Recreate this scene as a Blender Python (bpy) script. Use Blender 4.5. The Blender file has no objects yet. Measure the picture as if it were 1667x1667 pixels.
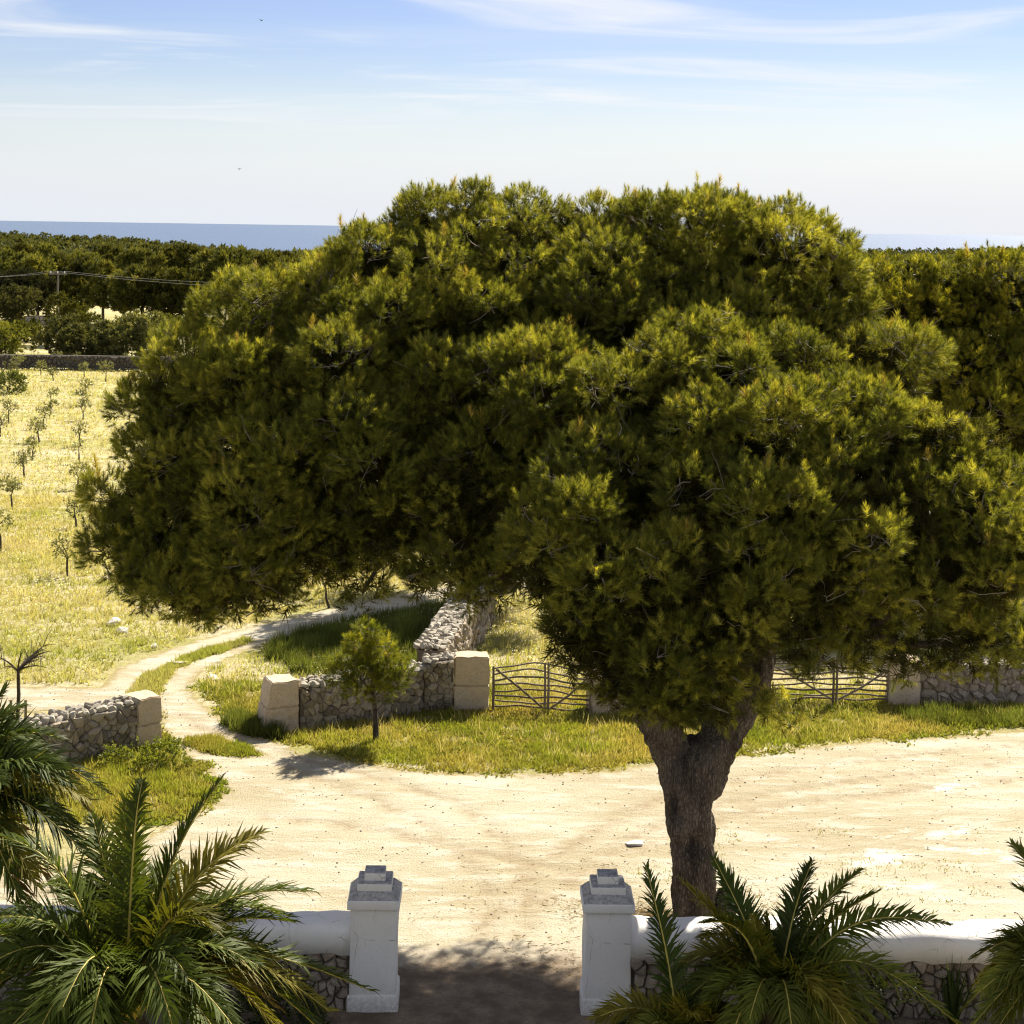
import bpy, bmesh, math, random
import numpy as np
from mathutils import Vector, Matrix, noise as mnoise

random.seed(7)
rng = np.random.default_rng(11)
R = math.radians
scene = bpy.context.scene
COL = scene.collection

# ------------------------------------------------------------------ camera
F = 2800.0; PX = 833.5; PROW = 369.0; SIZE = 1667.0; CAMZ = 10.0
ROLL = R(0.86)
cam_d = bpy.data.cameras.new('camera')
cam_d.sensor_fit = 'HORIZONTAL'; cam_d.sensor_width = 36.0
cam_d.lens = F / SIZE * 36.0
cam_d.shift_y = -(SIZE / 2 - PROW) / SIZE
cam_d.clip_start = 0.5; cam_d.clip_end = 90000
cam = bpy.data.objects.new('camera', cam_d); COL.objects.link(cam)
CR = Vector((math.cos(ROLL), 0, math.sin(ROLL))); CU = Vector((-math.sin(ROLL), 0, math.cos(ROLL)))
m = Matrix.Identity(4)
m.col[0][:3] = CR; m.col[1][:3] = CU; m.col[2][:3] = Vector((0, -1, 0)); m.col[3][:3] = Vector((0, 0, CAMZ))
cam.matrix_world = m
scene.camera = cam

# ------------------------------------------------------------------ sky and sun
SUN_EL = R(43.0); SUN_AZ = R(27.0)          # azimuth from +Y towards +X
EXPOSURE = 1.28
world = bpy.data.worlds.new('World'); scene.world = world; world.use_nodes = True
wt = world.node_tree; wn = wt.nodes; wl = wt.links
wn.clear()
wo = wn.new('ShaderNodeOutputWorld'); wb = wn.new('ShaderNodeBackground')
sky = wn.new('ShaderNodeTexSky'); sky.sky_type = 'NISHITA'; sky.sun_disc = False
sky.sun_elevation = SUN_EL; sky.sun_rotation = SUN_AZ
sky.altitude = 60; sky.air_density = 1.0; sky.dust_density = 0.6; sky.ozone_density = 1.5
wb.inputs[1].default_value = 0.047


def wmath(op, a, b=None, clamp=False):
    n = wn.new('ShaderNodeMath'); n.operation = op; n.use_clamp = clamp
    for i, v in enumerate((a, b)):
        if v is None: continue
        if isinstance(v, (int, float)): n.inputs[i].default_value = v
        else: wl.new(v, n.inputs[i])
    return n.outputs[0]


def wmix(fac, a, b, mode='MIX'):
    n = wn.new('ShaderNodeMix'); n.data_type = 'RGBA'; n.blend_type = mode; n.clamp_factor = True
    for s, v in ((n.inputs[0], fac), (n.inputs[6], a), (n.inputs[7], b)):
        if isinstance(v, (int, float)): s.default_value = v
        elif isinstance(v, tuple): s.default_value = (*v, 1)
        else: wl.new(v, s)
    return n.outputs[2]


def wrange(v, a, b, c=0.0, d=1.0, smooth=True):
    n = wn.new('ShaderNodeMapRange'); n.interpolation_type = 'SMOOTHSTEP' if smooth else 'LINEAR'
    wl.new(v, n.inputs[0])
    for i, q in enumerate((a, b, c, d)): n.inputs[i + 1].default_value = q
    return n.outputs[0]


tc = wn.new('ShaderNodeTexCoord'); sep = wn.new('ShaderNodeSeparateXYZ'); wl.new(tc.outputs['Generated'], sep.inputs[0])
zc = wmath('MAXIMUM', sep.outputs[2], 0.0)
zden = wmath('ADD', zc, 0.03)
comb = wn.new('ShaderNodeCombineXYZ')
wl.new(wmath('DIVIDE', sep.outputs[0], zden), comb.inputs[0]); wl.new(wmath('DIVIDE', sep.outputs[1], zden), comb.inputs[1])


def wnoise(vec_scale, rot, scale, detail, rough, dist):
    mp = wn.new('ShaderNodeMapping'); mp.inputs['Scale'].default_value = vec_scale; mp.inputs['Rotation'].default_value = (0, 0, rot)
    wl.new(comb.outputs[0], mp.inputs[0])
    n = wn.new('ShaderNodeTexNoise'); n.inputs['Scale'].default_value = scale; n.inputs['Detail'].default_value = detail
    n.inputs['Roughness'].default_value = rough; n.inputs['Distortion'].default_value = dist
    wl.new(mp.outputs[0], n.inputs['Vector'])
    return n.outputs[0]


# thin cirrus on a high flat layer
cir = wrange(wnoise((0.55, 0.85, 1), R(14), 0.75, 7, 0.56, 1.1), 0.47, 0.74)
veil = wrange(wnoise((0.3, 0.8, 1), R(-8), 0.5, 4, 0.5, 0.5), 0.40, 0.75)
cloud = wmath('ADD', wmath('MULTIPLY', cir, 0.95), wmath('MULTIPLY', veil, 0.30), True)
blue = wmix(wrange(zc, 0.005, 0.135), (1, 1, 1), (0.65, 0.71, 0.97))
skyc = wmix(1.0, sky.outputs[0], blue, 'MULTIPLY')
skyw = wmix(wrange(zc, 0.0, 0.115, 0.92, 0.0), skyc, (7.1, 7.5, 8.25))
skyw = wmix(wrange(zc, 0.15, 0.5, 0.0, 0.4), skyw, (3.8, 3.6, 3.4))
final = wmix(wmath('MULTIPLY', cloud, wrange(zc, 0.02, 0.09)), skyw, (8.1, 8.3, 8.6))
wl.new(final, wb.inputs[0]); wl.new(wb.outputs[0], wo.inputs[0])

sun_d = bpy.data.lights.new('sun', 'SUN'); sun_d.energy = 4.6; sun_d.angle = R(0.53); sun_d.color = (1.0, 0.93, 0.80)
sun = bpy.data.objects.new('sun', sun_d); COL.objects.link(sun)
SUNV = Vector((math.sin(SUN_AZ) * math.cos(SUN_EL), math.cos(SUN_AZ) * math.cos(SUN_EL), math.sin(SUN_EL)))
sun.rotation_euler = SUNV.to_track_quat('Z', 'Y').to_euler()
sun.location = (20, 30, 40)
scene.view_settings.view_transform = 'Standard'; scene.view_settings.look = 'None'
scene.view_settings.exposure = EXPOSURE; scene.view_settings.gamma = 1.0; scene.view_settings.use_curve_mapping = False
scene.render.engine = 'CYCLES'
scene.cycles.max_bounces = 8; scene.cycles.transmission_bounces = 4; scene.cycles.diffuse_bounces = 4
scene.cycles.use_denoising = True
scene.cycles.filter_width = 1.15
scene.cycles.sample_clamp_indirect = 6


# ------------------------------------------------------------------ helpers
def at(px, py, d=None, z=0.0):
    """world point on the ray through a photograph position, at forward distance d or at height z"""
    v = CR * ((px - PX) / F) + CU * (-(py - PROW) / F) + Vector((0, 1, 0))
    t = d / v.y if d is not None else (z - CAMZ) / v.z
    return Vector((0, 0, CAMZ)) + v * t


def make_mesh(name, verts, faces, mat=None, cols=None, smooth=False, extra=None):
    me = bpy.data.meshes.new(name)
    verts = np.asarray(verts, dtype=np.float32)
    if isinstance(faces, np.ndarray):
        n = faces.shape[1]
        me.vertices.add(len(verts)); me.vertices.foreach_set('co', verts.ravel())
        me.loops.add(faces.size); me.loops.foreach_set('vertex_index', faces.astype(np.int32).ravel())
        me.polygons.add(len(faces))
        me.polygons.foreach_set('loop_start', np.arange(0, faces.size, n, dtype=np.int32))
        me.update(calc_edges=True)
    else:
        me.from_pydata([tuple(map(float, v)) for v in verts], [], faces); me.update()
    if cols is not None:
        a = me.color_attributes.new('tint', 'FLOAT_COLOR', 'POINT')
        c = np.ones((len(verts), 4), dtype=np.float32); c[:, :3] = cols
        a.data.foreach_set('color', c.ravel())
    if extra is not None:
        for k, v in extra.items():
            a = me.attributes.new(k, 'FLOAT', 'POINT'); a.data.foreach_set('value', np.asarray(v, dtype=np.float32))
    if smooth: me.polygons.foreach_set('use_smooth', np.ones(len(me.polygons), dtype=bool))
    if mat: me.materials.append(mat)
    return me


def link(name, me, parent=None, loc=(0, 0, 0), rot=(0, 0, 0)):
    o = bpy.data.objects.new(name, me); COL.objects.link(o)
    o.location = loc; o.rotation_euler = rot
    if parent is not None: o.parent = parent
    return o


def tag(o, label=None, cat=None, group=None, kind=None):
    if label: o['label'] = label
    if cat: o['category'] = cat
    if group: o['group'] = group
    if kind: o['kind'] = kind
    return o


def thing(name, label, cat, loc=(0, 0, 0), rz=0, group=None):
    o = bpy.data.objects.new(name, None); COL.objects.link(o); o.empty_display_size = 0.2
    o.location = loc; o.rotation_euler = (0, 0, rz)
    return tag(o, label, cat, group)


def copy_tree(o, parent=None):
    c = o.copy(); COL.objects.link(c); c.parent = parent
    for ch in o.children:
        copy_tree(ch, c)
    return c


def norm(v):
    return v / np.maximum(np.linalg.norm(v, axis=-1, keepdims=True), 1e-9)


def randunit(n):
    return norm(rng.normal(size=(n, 3)))


# ------------------------------------------------------------------ materials
class MatB:
    def __init__(s, name):
        s.m = bpy.data.materials.new(name); s.m.use_nodes = True
        s.t = s.m.node_tree; s.n = s.t.nodes; s.l = s.t.links
        s.b = s.n['Principled BSDF']; s.out = s.n['Material Output']
        s.b.inputs['Specular IOR Level'].default_value = 0.25

    def node(s, typ, **kw):
        n = s.n.new(typ)
        for k, v in kw.items(): setattr(n, k, v)
        return n

    def put(s, sock, v):
        if isinstance(v, (int, float)): sock.default_value = v
        elif isinstance(v, tuple): sock.default_value = (*v, 1) if len(v) == 3 and sock.type == 'RGBA' else v
        else: s.l.new(v, sock)

    def coord(s, scale=(1, 1, 1), kind='Object', rot=0.0):
        t = s.node('ShaderNodeTexCoord'); mp = s.node('ShaderNodeMapping')
        mp.inputs['Scale'].default_value = scale; mp.inputs['Rotation'].default_value = (0, 0, rot)
        s.l.new(t.outputs[kind], mp.inputs[0]); return mp.outputs[0]

    def pos(s, scale=(1, 1, 1), rot=0.0):
        g = s.node('ShaderNodeNewGeometry'); mp = s.node('ShaderNodeMapping')
        mp.inputs['Scale'].default_value = scale; mp.inputs['Rotation'].default_value = (0, 0, rot)
        s.l.new(g.outputs['Position'], mp.inputs[0]); return mp.outputs[0]

    def noise(s, vec, scale, detail=4, rough=0.55, dist=0.0):
        n = s.node('ShaderNodeTexNoise'); s.l.new(vec, n.inputs['Vector'])
        n.inputs['Scale'].default_value = scale; n.inputs['Detail'].default_value = detail
        n.inputs['Roughness'].default_value = rough; n.inputs['Distortion'].default_value = dist
        return n.outputs[0]

    def voronoi(s, vec, scale, feature='F1', out=0):
        n = s.node('ShaderNodeTexVoronoi', feature=feature); s.l.new(vec, n.inputs['Vector'])
        n.inputs['Scale'].default_value = scale
        return n.outputs[out]

    def rng(s, v, a, b, c=0.0, d=1.0):
        n = s.node('ShaderNodeMapRange', interpolation_type='SMOOTHSTEP'); s.put(n.inputs[0], v)
        for i, q in enumerate((a, b, c, d)): n.inputs[i + 1].default_value = q
        return n.outputs[0]

    def mix(s, fac, a, b, mode='MIX'):
        n = s.node('ShaderNodeMix', data_type='RGBA', blend_type=mode)
        s.put(n.inputs[0], fac); s.put(n.inputs[6], a); s.put(n.inputs[7], b)
        return n.outputs[2]

    def math(s, op, a, b=0.0, clamp=False):
        n = s.node('ShaderNodeMath', operation=op, use_clamp=clamp)
        s.put(n.inputs[0], a); s.put(n.inputs[1], b); return n.outputs[0]

    def attr(s, name, out='Color'):
        n = s.node('ShaderNodeAttribute', attribute_name=name); return n.outputs[out]

    def random(s):
        return s.node('ShaderNodeObjectInfo').outputs['Random']

    def bump(s, h, strength=0.5, dist=0.02):
        n = s.node('ShaderNodeBump'); n.inputs['Strength'].default_value = strength; n.inputs['Distance'].default_value = dist
        s.put(n.inputs['Height'], h); s.l.new(n.outputs[0], s.b.inputs['Normal']); return n

    def done(s, color, rough=0.9, spec=None):
        s.put(s.b.inputs['Base Color'], color); s.put(s.b.inputs['Roughness'], rough)
        if spec is not None: s.b.inputs['Specular IOR Level'].default_value = spec
        return s.m


def leaf_mat(name, transl=0.35, rough=0.5, spec=0.3, sat=(1, 1, 1), tl=(1.35, 1.25, 0.5), var=(0.8, 1.2), inst=False):
    b = MatB(name)
    if inst:
        an = b.node('ShaderNodeAttribute', attribute_name='tint', attribute_type='INSTANCER'); c = b.mix(1.0, an.outputs[0], b.attr('shade'), 'MULTIPLY')
    else:
        c = b.attr('tint')
    c = b.mix(1.0, c, sat, 'MULTIPLY')
    v = b.rng(b.random(), 0, 1, *var)
    hs = b.node('ShaderNodeHueSaturation'); b.put(hs.inputs['Value'], v); b.put(hs.inputs['Color'], c)
    c = hs.outputs[0]
    b.done(c, rough, spec)
    tr = b.node('ShaderNodeBsdfTranslucent'); b.put(tr.inputs[0], b.mix(1.0, c, tl, 'MULTIPLY'))
    ms = b.node('ShaderNodeMixShader'); ms.inputs[0].default_value = transl
    b.l.new(b.b.outputs[0], ms.inputs[1]); b.l.new(tr.outputs[0], ms.inputs[2]); b.l.new(ms.outputs[0], b.out.inputs[0])
    return b.m


M = {}
M['needle'] = leaf_mat('needle', 0.46, 0.5, 0.3, tl=(1.28, 1.22, 0.42))
M['shoot'] = leaf_mat('shoot', 0.47, 0.5, 0.25, tl=(1.28, 1.22, 0.42), inst=True)
M['leaf'] = leaf_mat('leaf', 0.35, 0.5, 0.3)
M['grass'] = leaf_mat('grass', 0.4, 0.6, 0.2, tl=(1.2, 1.2, 0.6))
M['frond'] = leaf_mat('frond', 0.30, 0.55, 0.12, tl=(1.3, 1.35, 0.4))
M['farleaf'] = leaf_mat('farleaf', 0.32, 0.7, 0.1, var=(0.6, 1.6))


def bark_mat(name, c1, c2, scale):
    b = MatB(name); p = b.coord((1, 1, 0.28))
    nd = b.node('ShaderNodeTexNoise'); b.l.new(p, nd.inputs['Vector']); nd.inputs['Scale'].default_value = scale * 0.8; nd.inputs['Detail'].default_value = 4
    va = b.node('ShaderNodeVectorMath', operation='MULTIPLY_ADD'); b.l.new(nd.outputs[1], va.inputs[0]); va.inputs[1].default_value = (0.12, 0.12, 0.12); b.l.new(p, va.inputs[2])
    v = b.voronoi(va.outputs[0], scale * 3.4, 'DISTANCE_TO_EDGE'); n = b.noise(p, scale * 2.2, 6, 0.7)
    f = b.math('ADD', b.math('ADD', b.rng(v, 0.0, 0.34, 0, 0.34), b.math('MULTIPLY', n, 0.62)), b.math('MULTIPLY', b.noise(b.coord((1, 1, 0.5)), scale * 6, 4, 0.75), 0.35), True)
    f = b.math('MULTIPLY', f, b.rng(b.noise(b.coord((1, 1, 0.4)), scale * 0.35, 3, 0.6), 0.3, 0.65, 0.6, 1.15))
    b.bump(f, 1.0, 0.09)
    return b.done(b.mix(b.rng(f, 0.15, 1.0), c1, c2), 0.95, 0.1)


M['bark'] = bark_mat('bark', (0.026, 0.020, 0.016), (0.25, 0.205, 0.165), 9.0)
M['barkthin'] = bark_mat('bark_thin', (0.10, 0.08, 0.06), (0.26, 0.21, 0.16), 25.0)
M['twig'] = MatB('twig').done((0.22, 0.185, 0.15), 0.9)

b = MatB('dirt')
p = b.pos(); ps = b.pos((0.35, 1, 1), R(-10))
big = b.noise(ps, 0.5, 6, 0.62, 0.6); mid = b.noise(ps, 2.6, 7, 0.65, 0.4); fine = b.noise(p, 30, 4, 0.75)
c = b.mix(b.rng(big, 0.38, 0.66), (0.45, 0.385, 0.25), (0.57, 0.52, 0.385))
c = b.mix(b.rng(mid, 0.46, 0.66, 0, 0.7), c, (0.67, 0.62, 0.51))
c = b.mix(b.rng(b.noise(ps, 1.3, 6, 0.7, 0.8), 0.58, 0.74, 0, 0.45), c, (0.42, 0.31, 0.17))
c = b.mix(b.rng(fine, 0.30, 0.46, 0.75, 0.0), c, (0.33, 0.25, 0.16))
c = b.mix(b.rng(b.noise(b.pos((0.6, 1, 1)), 11, 5, 0.8), 0.60, 0.72, 0.0, 0.55), c, (0.37, 0.27, 0.15))
sp = b.voronoi(p, 13); c = b.mix(b.rng(b.math('ADD', sp, b.math('MULTIPLY', b.noise(p, 3, 2), 0.35)), 0.20, 0.27, 0.8, 0.0), c, (0.26, 0.20, 0.14))
rt = b.math('MULTIPLY', b.attr('rut', 'Fac'), b.rng(b.noise(p, 1.7, 5, 0.7), 0.35, 0.65))
c = b.mix(b.math('MULTIPLY', rt, 0.85), c, (0.36, 0.275, 0.165))
c = b.mix(b.rng(b.noise(p, 55, 3, 0.8), 0.56, 0.75, 0, 0.6), c, (0.27, 0.21, 0.14))
bd = b.math('ADD', b.attr('bed', 'Fac'), b.math('MULTIPLY', b.math('SUBTRACT', b.noise(b.pos((0.5, 1, 1)), 4.5, 8, 0.75), 0.5), 1.7))
c = b.mix(b.rng(bd, 0.0, 0.22, 0, 0.8), c, (0.76, 0.72, 0.64))
e = b.math('ADD', b.attr('edge', 'Fac'), b.math('MULTIPLY', b.math('SUBTRACT', b.noise(p, 3.2, 6, 0.7), 0.5), 1.1))
c = b.mix(b.rng(e, -0.12, 0.2), (0.36, 0.29, 0.13), c)
b.bump(b.math('SUBTRACT', b.math('ADD', b.math('MULTIPLY', fine, 0.6), mid), b.math('MULTIPLY', b.attr('rut', 'Fac'), 0.5)), 0.9, 0.07)
M['dirt'] = b.done(c, 0.95, 0.1)

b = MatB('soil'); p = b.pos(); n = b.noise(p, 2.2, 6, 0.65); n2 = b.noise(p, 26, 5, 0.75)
c = b.mix(b.rng(n, 0.35, 0.7), (0.17, 0.125, 0.085), (0.33, 0.26, 0.18)); c = b.mix(b.rng(n2, 0.35, 0.5, 0.7, 0), c, (0.15, 0.11, 0.075)); b.bump(n2, 0.8, 0.05)  # brown soil, darkened further to paint in the crown's shadow at the gateway
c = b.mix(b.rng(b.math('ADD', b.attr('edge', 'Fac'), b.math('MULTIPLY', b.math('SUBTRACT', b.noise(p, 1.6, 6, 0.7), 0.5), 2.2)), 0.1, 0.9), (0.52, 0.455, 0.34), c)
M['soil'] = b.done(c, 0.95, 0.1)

b = MatB('field')
p = b.pos(); ps = b.pos((0.16, 1, 1), R(5))
n1 = b.noise(ps, 0.30, 5, 0.6, 0.5); n2 = b.noise(ps, 1.1, 6, 0.65, 0.3); n3 = b.noise(p, 9, 5, 0.75)
c = b.mix(b.rng(n1, 0.36, 0.62), (0.52, 0.44, 0.22), (0.37, 0.345, 0.12))
c = b.mix(b.rng(n2, 0.47, 0.66, 0, 0.85), c, (0.62, 0.53, 0.36))
c = b.mix(b.rng(n3, 0.32, 0.55, 0.5, 0), c, (0.20, 0.165, 0.05))
sy = b.node('ShaderNodeSeparateXYZ'); b.l.new(b.pos(), sy.inputs[0])
c = b.mix(b.rng(sy.outputs[1], 190, 300), c, (0.07, 0.075, 0.025))
b.bump(n3, 0.8, 0.12)
M['field'] = b.done(c, 0.95, 0.1)

b = MatB('sea')
p = b.pos((0.3, 1, 1)); n = b.noise(p, 0.02, 6, 0.6); n2 = b.noise(p, 0.15, 4, 0.6)
b.bump(b.math('ADD', n, b.math('MULTIPLY', n2, 0.4)), 0.5, 2.5)
M['sea'] = b.done(b.mix(b.rng(n, 0.3, 0.7), (0.030, 0.060, 0.115), (0.05, 0.085, 0.15)), 0.25, 0.5)


def stone_mat(name, lo, hi, warm, lich=0.5):
    b = MatB(name); p = b.pos(); r = b.random()
    n = b.noise(p, 9, 6, 0.7); n2 = b.noise(p, 34, 5, 0.7)
    c = b.mix(r, lo, hi)
    c = b.mix(b.rng(n, 0.45, 0.75, 0, 0.6), c, warm)
    c = b.mix(b.rng(n2, 0.5, 0.7, 0, lich), c, (0.16, 0.15, 0.13))
    b.bump(b.math('ADD', n, b.math('MULTIPLY', n2, 0.6)), 0.7, 0.03)
    return b.done(c, 0.95, 0.1)


M['stone'] = stone_mat('stone', (0.18, 0.15, 0.115), (0.43, 0.37, 0.285), (0.46, 0.35, 0.22), 0.55)
M['stone_top'] = stone_mat('stone_top', (0.30, 0.27, 0.215), (0.52, 0.47, 0.385), (0.48, 0.40, 0.28), 0.85)
M['rubble'] = stone_mat('rubble', (0.22, 0.175, 0.13), (0.42, 0.35, 0.28), (0.44, 0.32, 0.20), 0.4)
M['darkstone_shade'] = stone_mat('darkstone_shade', (0.05, 0.045, 0.038), (0.12, 0.105, 0.085), (0.16, 0.13, 0.09), 0.6)  # dark stone, with the shade of overhanging bushes put into its colour
M['core'] = MatB('core').done((0.17, 0.14, 0.11), 1.0, 0.05)
M['block'] = stone_mat('block', (0.60, 0.48, 0.34), (0.64, 0.52, 0.38), (0.46, 0.32, 0.20), 0.5)
M['rock'] = stone_mat('rock', (0.68, 0.63, 0.55), (0.76, 0.72, 0.66), (0.64, 0.54, 0.40), 0.15)

b = MatB('plaster'); p = b.coord()
n = b.noise(p, 3.0, 6, 0.6); n2 = b.noise(p, 22, 5, 0.7); cr = b.voronoi(b.coord((1, 1, 0.5)), 2.3, 'DISTANCE_TO_EDGE')
pd = b.coord()
c = b.mix(b.rng(n, 0.45, 0.8, 0, 0.35), (0.83, 0.80, 0.755), (0.70, 0.65, 0.585))
c = b.mix(b.rng(n2, 0.57, 0.72, 0, 0.28), c, (0.48, 0.42, 0.37))
c = b.mix(b.rng(b.noise(b.coord((1, 1, 0.25)), 6, 6, 0.7), 0.56, 0.75, 0, 0.3), c, (0.56, 0.51, 0.45))
szp = b.node('ShaderNodeSeparateXYZ'); b.l.new(b.pos(), szp.inputs[0]); c = b.mix(b.math('MULTIPLY', b.rng(szp.outputs[2], 0.0, 0.4, 0.5, 0.0), b.rng(n2, 0.3, 0.6)), c, (0.36, 0.29, 0.21))
c = b.mix(b.math('MULTIPLY', b.rng(cr, 0.0, 0.007, 1.0, 0.0), b.rng(n, 0.47, 0.6)), c, (0.30, 0.26, 0.23))
b.bump(b.math('ADD', n, b.math('MULTIPLY', n2, 0.3)), 0.35, 0.03)
M['plaster'] = b.done(c, 0.85, 0.2)
b = MatB('plaster_stained'); p = b.coord()
n = b.noise(p, 16.0, 7, 0.7)
c = b.mix(b.rng(n, 0.36, 0.66), (0.50, 0.48, 0.46), (0.25, 0.24, 0.235))
b.bump(n, 0.4, 0.02)
M['plaster_stained'] = b.done(c, 0.9, 0.15)

b = MatB('wood'); p = b.coord((1, 1, 1)); n = b.noise(p, 30, 4, 0.6)
b.bump(n, 0.5, 0.01)
M['wood'] = b.done(b.mix(b.math('MULTIPLY', n, b.rng(b.random(), 0, 1, 0.6, 1.3), True), (0.07, 0.052, 0.036), (0.34, 0.27, 0.20)), 0.85)
M['wire'] = MatB('wire').done((0.30, 0.30, 0.30), 0.5)
M['pole'] = MatB('pole_wood').done((0.16, 0.14, 0.12), 0.9)
M['birdmat'] = MatB('bird_feather').done((0.03, 0.03, 0.035), 0.8)
b = MatB('palm_trunk'); p = b.coord(); n = b.noise(p, 12, 5, 0.7); b.bump(n, 1, 0.05)
M['palm_trunk'] = b.done(b.mix(n, (0.07, 0.05, 0.03), (0.22, 0.16, 0.10)), 0.95)
M['rachis'] = MatB('rachis').done((0.46, 0.36, 0.07), 0.5, 0.3)


# ------------------------------------------------------------------ foliage machinery
def tufts(P, A, C, k, length, width, shoot, spread=(20, 65), jit=0.25, tipcol=None, droop=0.0):
    """n tufts of k thin leaves/needles: one narrow triangle each. Returns verts, faces, colours"""
    n = len(P); A = norm(A)
    t = rng.random((n, k)) ** 0.8
    az = rng.random((n, k)) * 2 * np.pi
    hl = np.where(np.abs(A[:, 2:3]) > 0.9, np.array([[1.0, 0, 0]]), np.array([[0, 0, 1.0]]))
    U = norm(np.cross(A, hl)); V = np.cross(A, U)
    ang = np.radians(spread[1] + (spread[0] - spread[1]) * t + rng.normal(0, 9, (n, k)))
    perp = np.cos(az)[..., None] * U[:, None] + np.sin(az)[..., None] * V[:, None]
    D = np.cos(ang)[..., None] * A[:, None] + np.sin(ang)[..., None] * perp
    D[..., 2] -= droop
    D = norm(D)
    sc = np.ones((n, 1)) if np.isscalar(shoot) else shoot[:, None] / max(shoot.mean(), 1e-6)
    sh = shoot if np.isscalar(shoot) else shoot[:, None]
    B = P[:, None] + A[:, None] * (t * sh)[..., None]
    L = length * (0.75 + 0.5 * rng.random((n, k)))
    S = norm(np.cross(D, randunit(n * k).reshape(n, k, 3))) * (width * (0.7 + 0.6 * rng.random((n, k))))[..., None] * 0.5
    tip = B + D * L[..., None]
    vs = np.stack([B - S, B + S, tip], axis=2).reshape(-1, 3)
    fs = np.arange(len(vs)).reshape(-1, 3)
    cc = C[:, None, None, :] * (1 + jit * (rng.random((n, k, 1, 1)) * 2 - 1))
    cc = np.repeat(cc, 3, axis=2)
    if tipcol is not None:
        cc[:, :, 2] = cc[:, :, 2] * tipcol
    return vs, fs, cc.reshape(-1, 3)


def tubes(polys, sides=5):
    """list of (points, radii) -> verts, quad faces"""
    vs = []; fs = []; off = 0
    ang = np.linspace(0, 2 * np.pi, sides, endpoint=False)
    for pts, rad in polys:
        pts = np.asarray(pts, float); rad = np.asarray(rad, float); n = len(pts)
        T = norm(np.gradient(pts, axis=0))
        ref = np.array([0, 0, 1.0]) if abs(T[0, 2]) < 0.9 else np.array([1.0, 0, 0])
        U = norm(np.cross(T, ref)); V = np.cross(T, U)
        ring = pts[:, None] + rad[:, None, None] * (np.cos(ang)[None, :, None] * U[:, None] + np.sin(ang)[None, :, None] * V[:, None])
        vs.append(ring.reshape(-1, 3))
        i = np.arange(n - 1)[:, None] * sides; j = np.arange(sides)[None]; j2 = (j + 1) % sides
        f = np.stack([i + j, i + j2, i + sides + j2, i + sides + j], axis=-1).reshape(-1, 4) + off
        fs.append(f); off += n * sides
    return np.concatenate(vs), np.concatenate(fs)


def bez(p0, p1, p2, n):
    t = np.linspace(0, 1, n)[:, None]
    p0, p1, p2 = map(lambda q: np.asarray(q, float), (p0, p1, p2))
    return (1 - t) ** 2 * p0 + 2 * t * (1 - t) * p1 + t * t * p2


def crown_points(lobes, clump_area=0.2, clump_r=0.3, per=11, under=0.45, inner=0.25, cols=None, up=0.45, overlap=0.8, cull=1.0):
    """lobes: list of (centre, (rx,ry,rz), density). Returns tuft positions, axes, colours, clump info"""
    Cn = np.array([l[0] for l in lobes], float); Rn = np.array([l[1] for l in lobes], float)
    P = []; A = []; K = []; clumps = []
    for li, l in enumerate(lobes):
        c = Cn[li]; r = Rn[li]; dens = l[2] if len(l) > 2 else 1.0
        rm = float(np.mean(r)); n = max(8, int(4 * math.pi * rm * rm / clump_area * dens))
        d = randunit(n)
        keep = (d[:, 2] > -0.3) | (rng.random(n) < under)
        d = d[keep]; n = len(d)
        if cull < 1:
            keep = ~((d[:, 1] > 0.3) & (d[:, 2] < 0.55)) | (rng.random(n) < cull); d = d[keep]; n = len(d)
        rad = np.where(rng.random(n) < inner, rng.uniform(0.45, 0.8, n), rng.uniform(0.86, 1.1, n))
        cc = c + d * r * rad[:, None]
        q = ((cc[:, None] - Cn[None]) / Rn[None]); q = np.sqrt((q ** 2).sum(-1)); q[:, li] = 9
        ok = q.min(axis=1) > overlap
        cc = cc[ok]; d = d[ok]; rad = rad[ok]; n = len(cc)
        if n == 0: continue
        lobetone = rng.uniform(0, 1)
        for s in range(n):
            k = max(3, int(per * rng.uniform(0.6, 1.35))); cr = clump_r * rng.uniform(0.65, 1.3)
            o = randunit(k); o = np.where((o @ d[s])[:, None] < -0.3, -o, o)
            pp = cc[s] + o * cr * np.sqrt(rng.random((k, 1)))
            aa = norm(o * 0.65 + d[s] * 0.35 + np.array([0, 0, up]) + rng.normal(0, 0.18, (k, 3)))
            tone = np.clip(0.35 * lobetone + 0.4 * rng.random() + rng.normal(0, 0.16, (k, 1)) + 0.12 * d[s, 2], 0, 1)
            P.append(pp); A.append(aa); K.append(tone); clumps.append((cc[s], d[s], li, rad[s]))
    P = np.concatenate(P); A = np.concatenate(A); K = np.concatenate(K)
    c0, c1, c2 = [np.array(q) for q in (cols or ((0.050, 0.058, 0.012), (0.150, 0.155, 0.028), (0.345, 0.315, 0.058)))]
    C = np.where(K < 0.5, c0 + (c1 - c0) * K * 2, c1 + (c2 - c1) * (K - 0.5) * 2)
    return P, A, C, clumps


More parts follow.
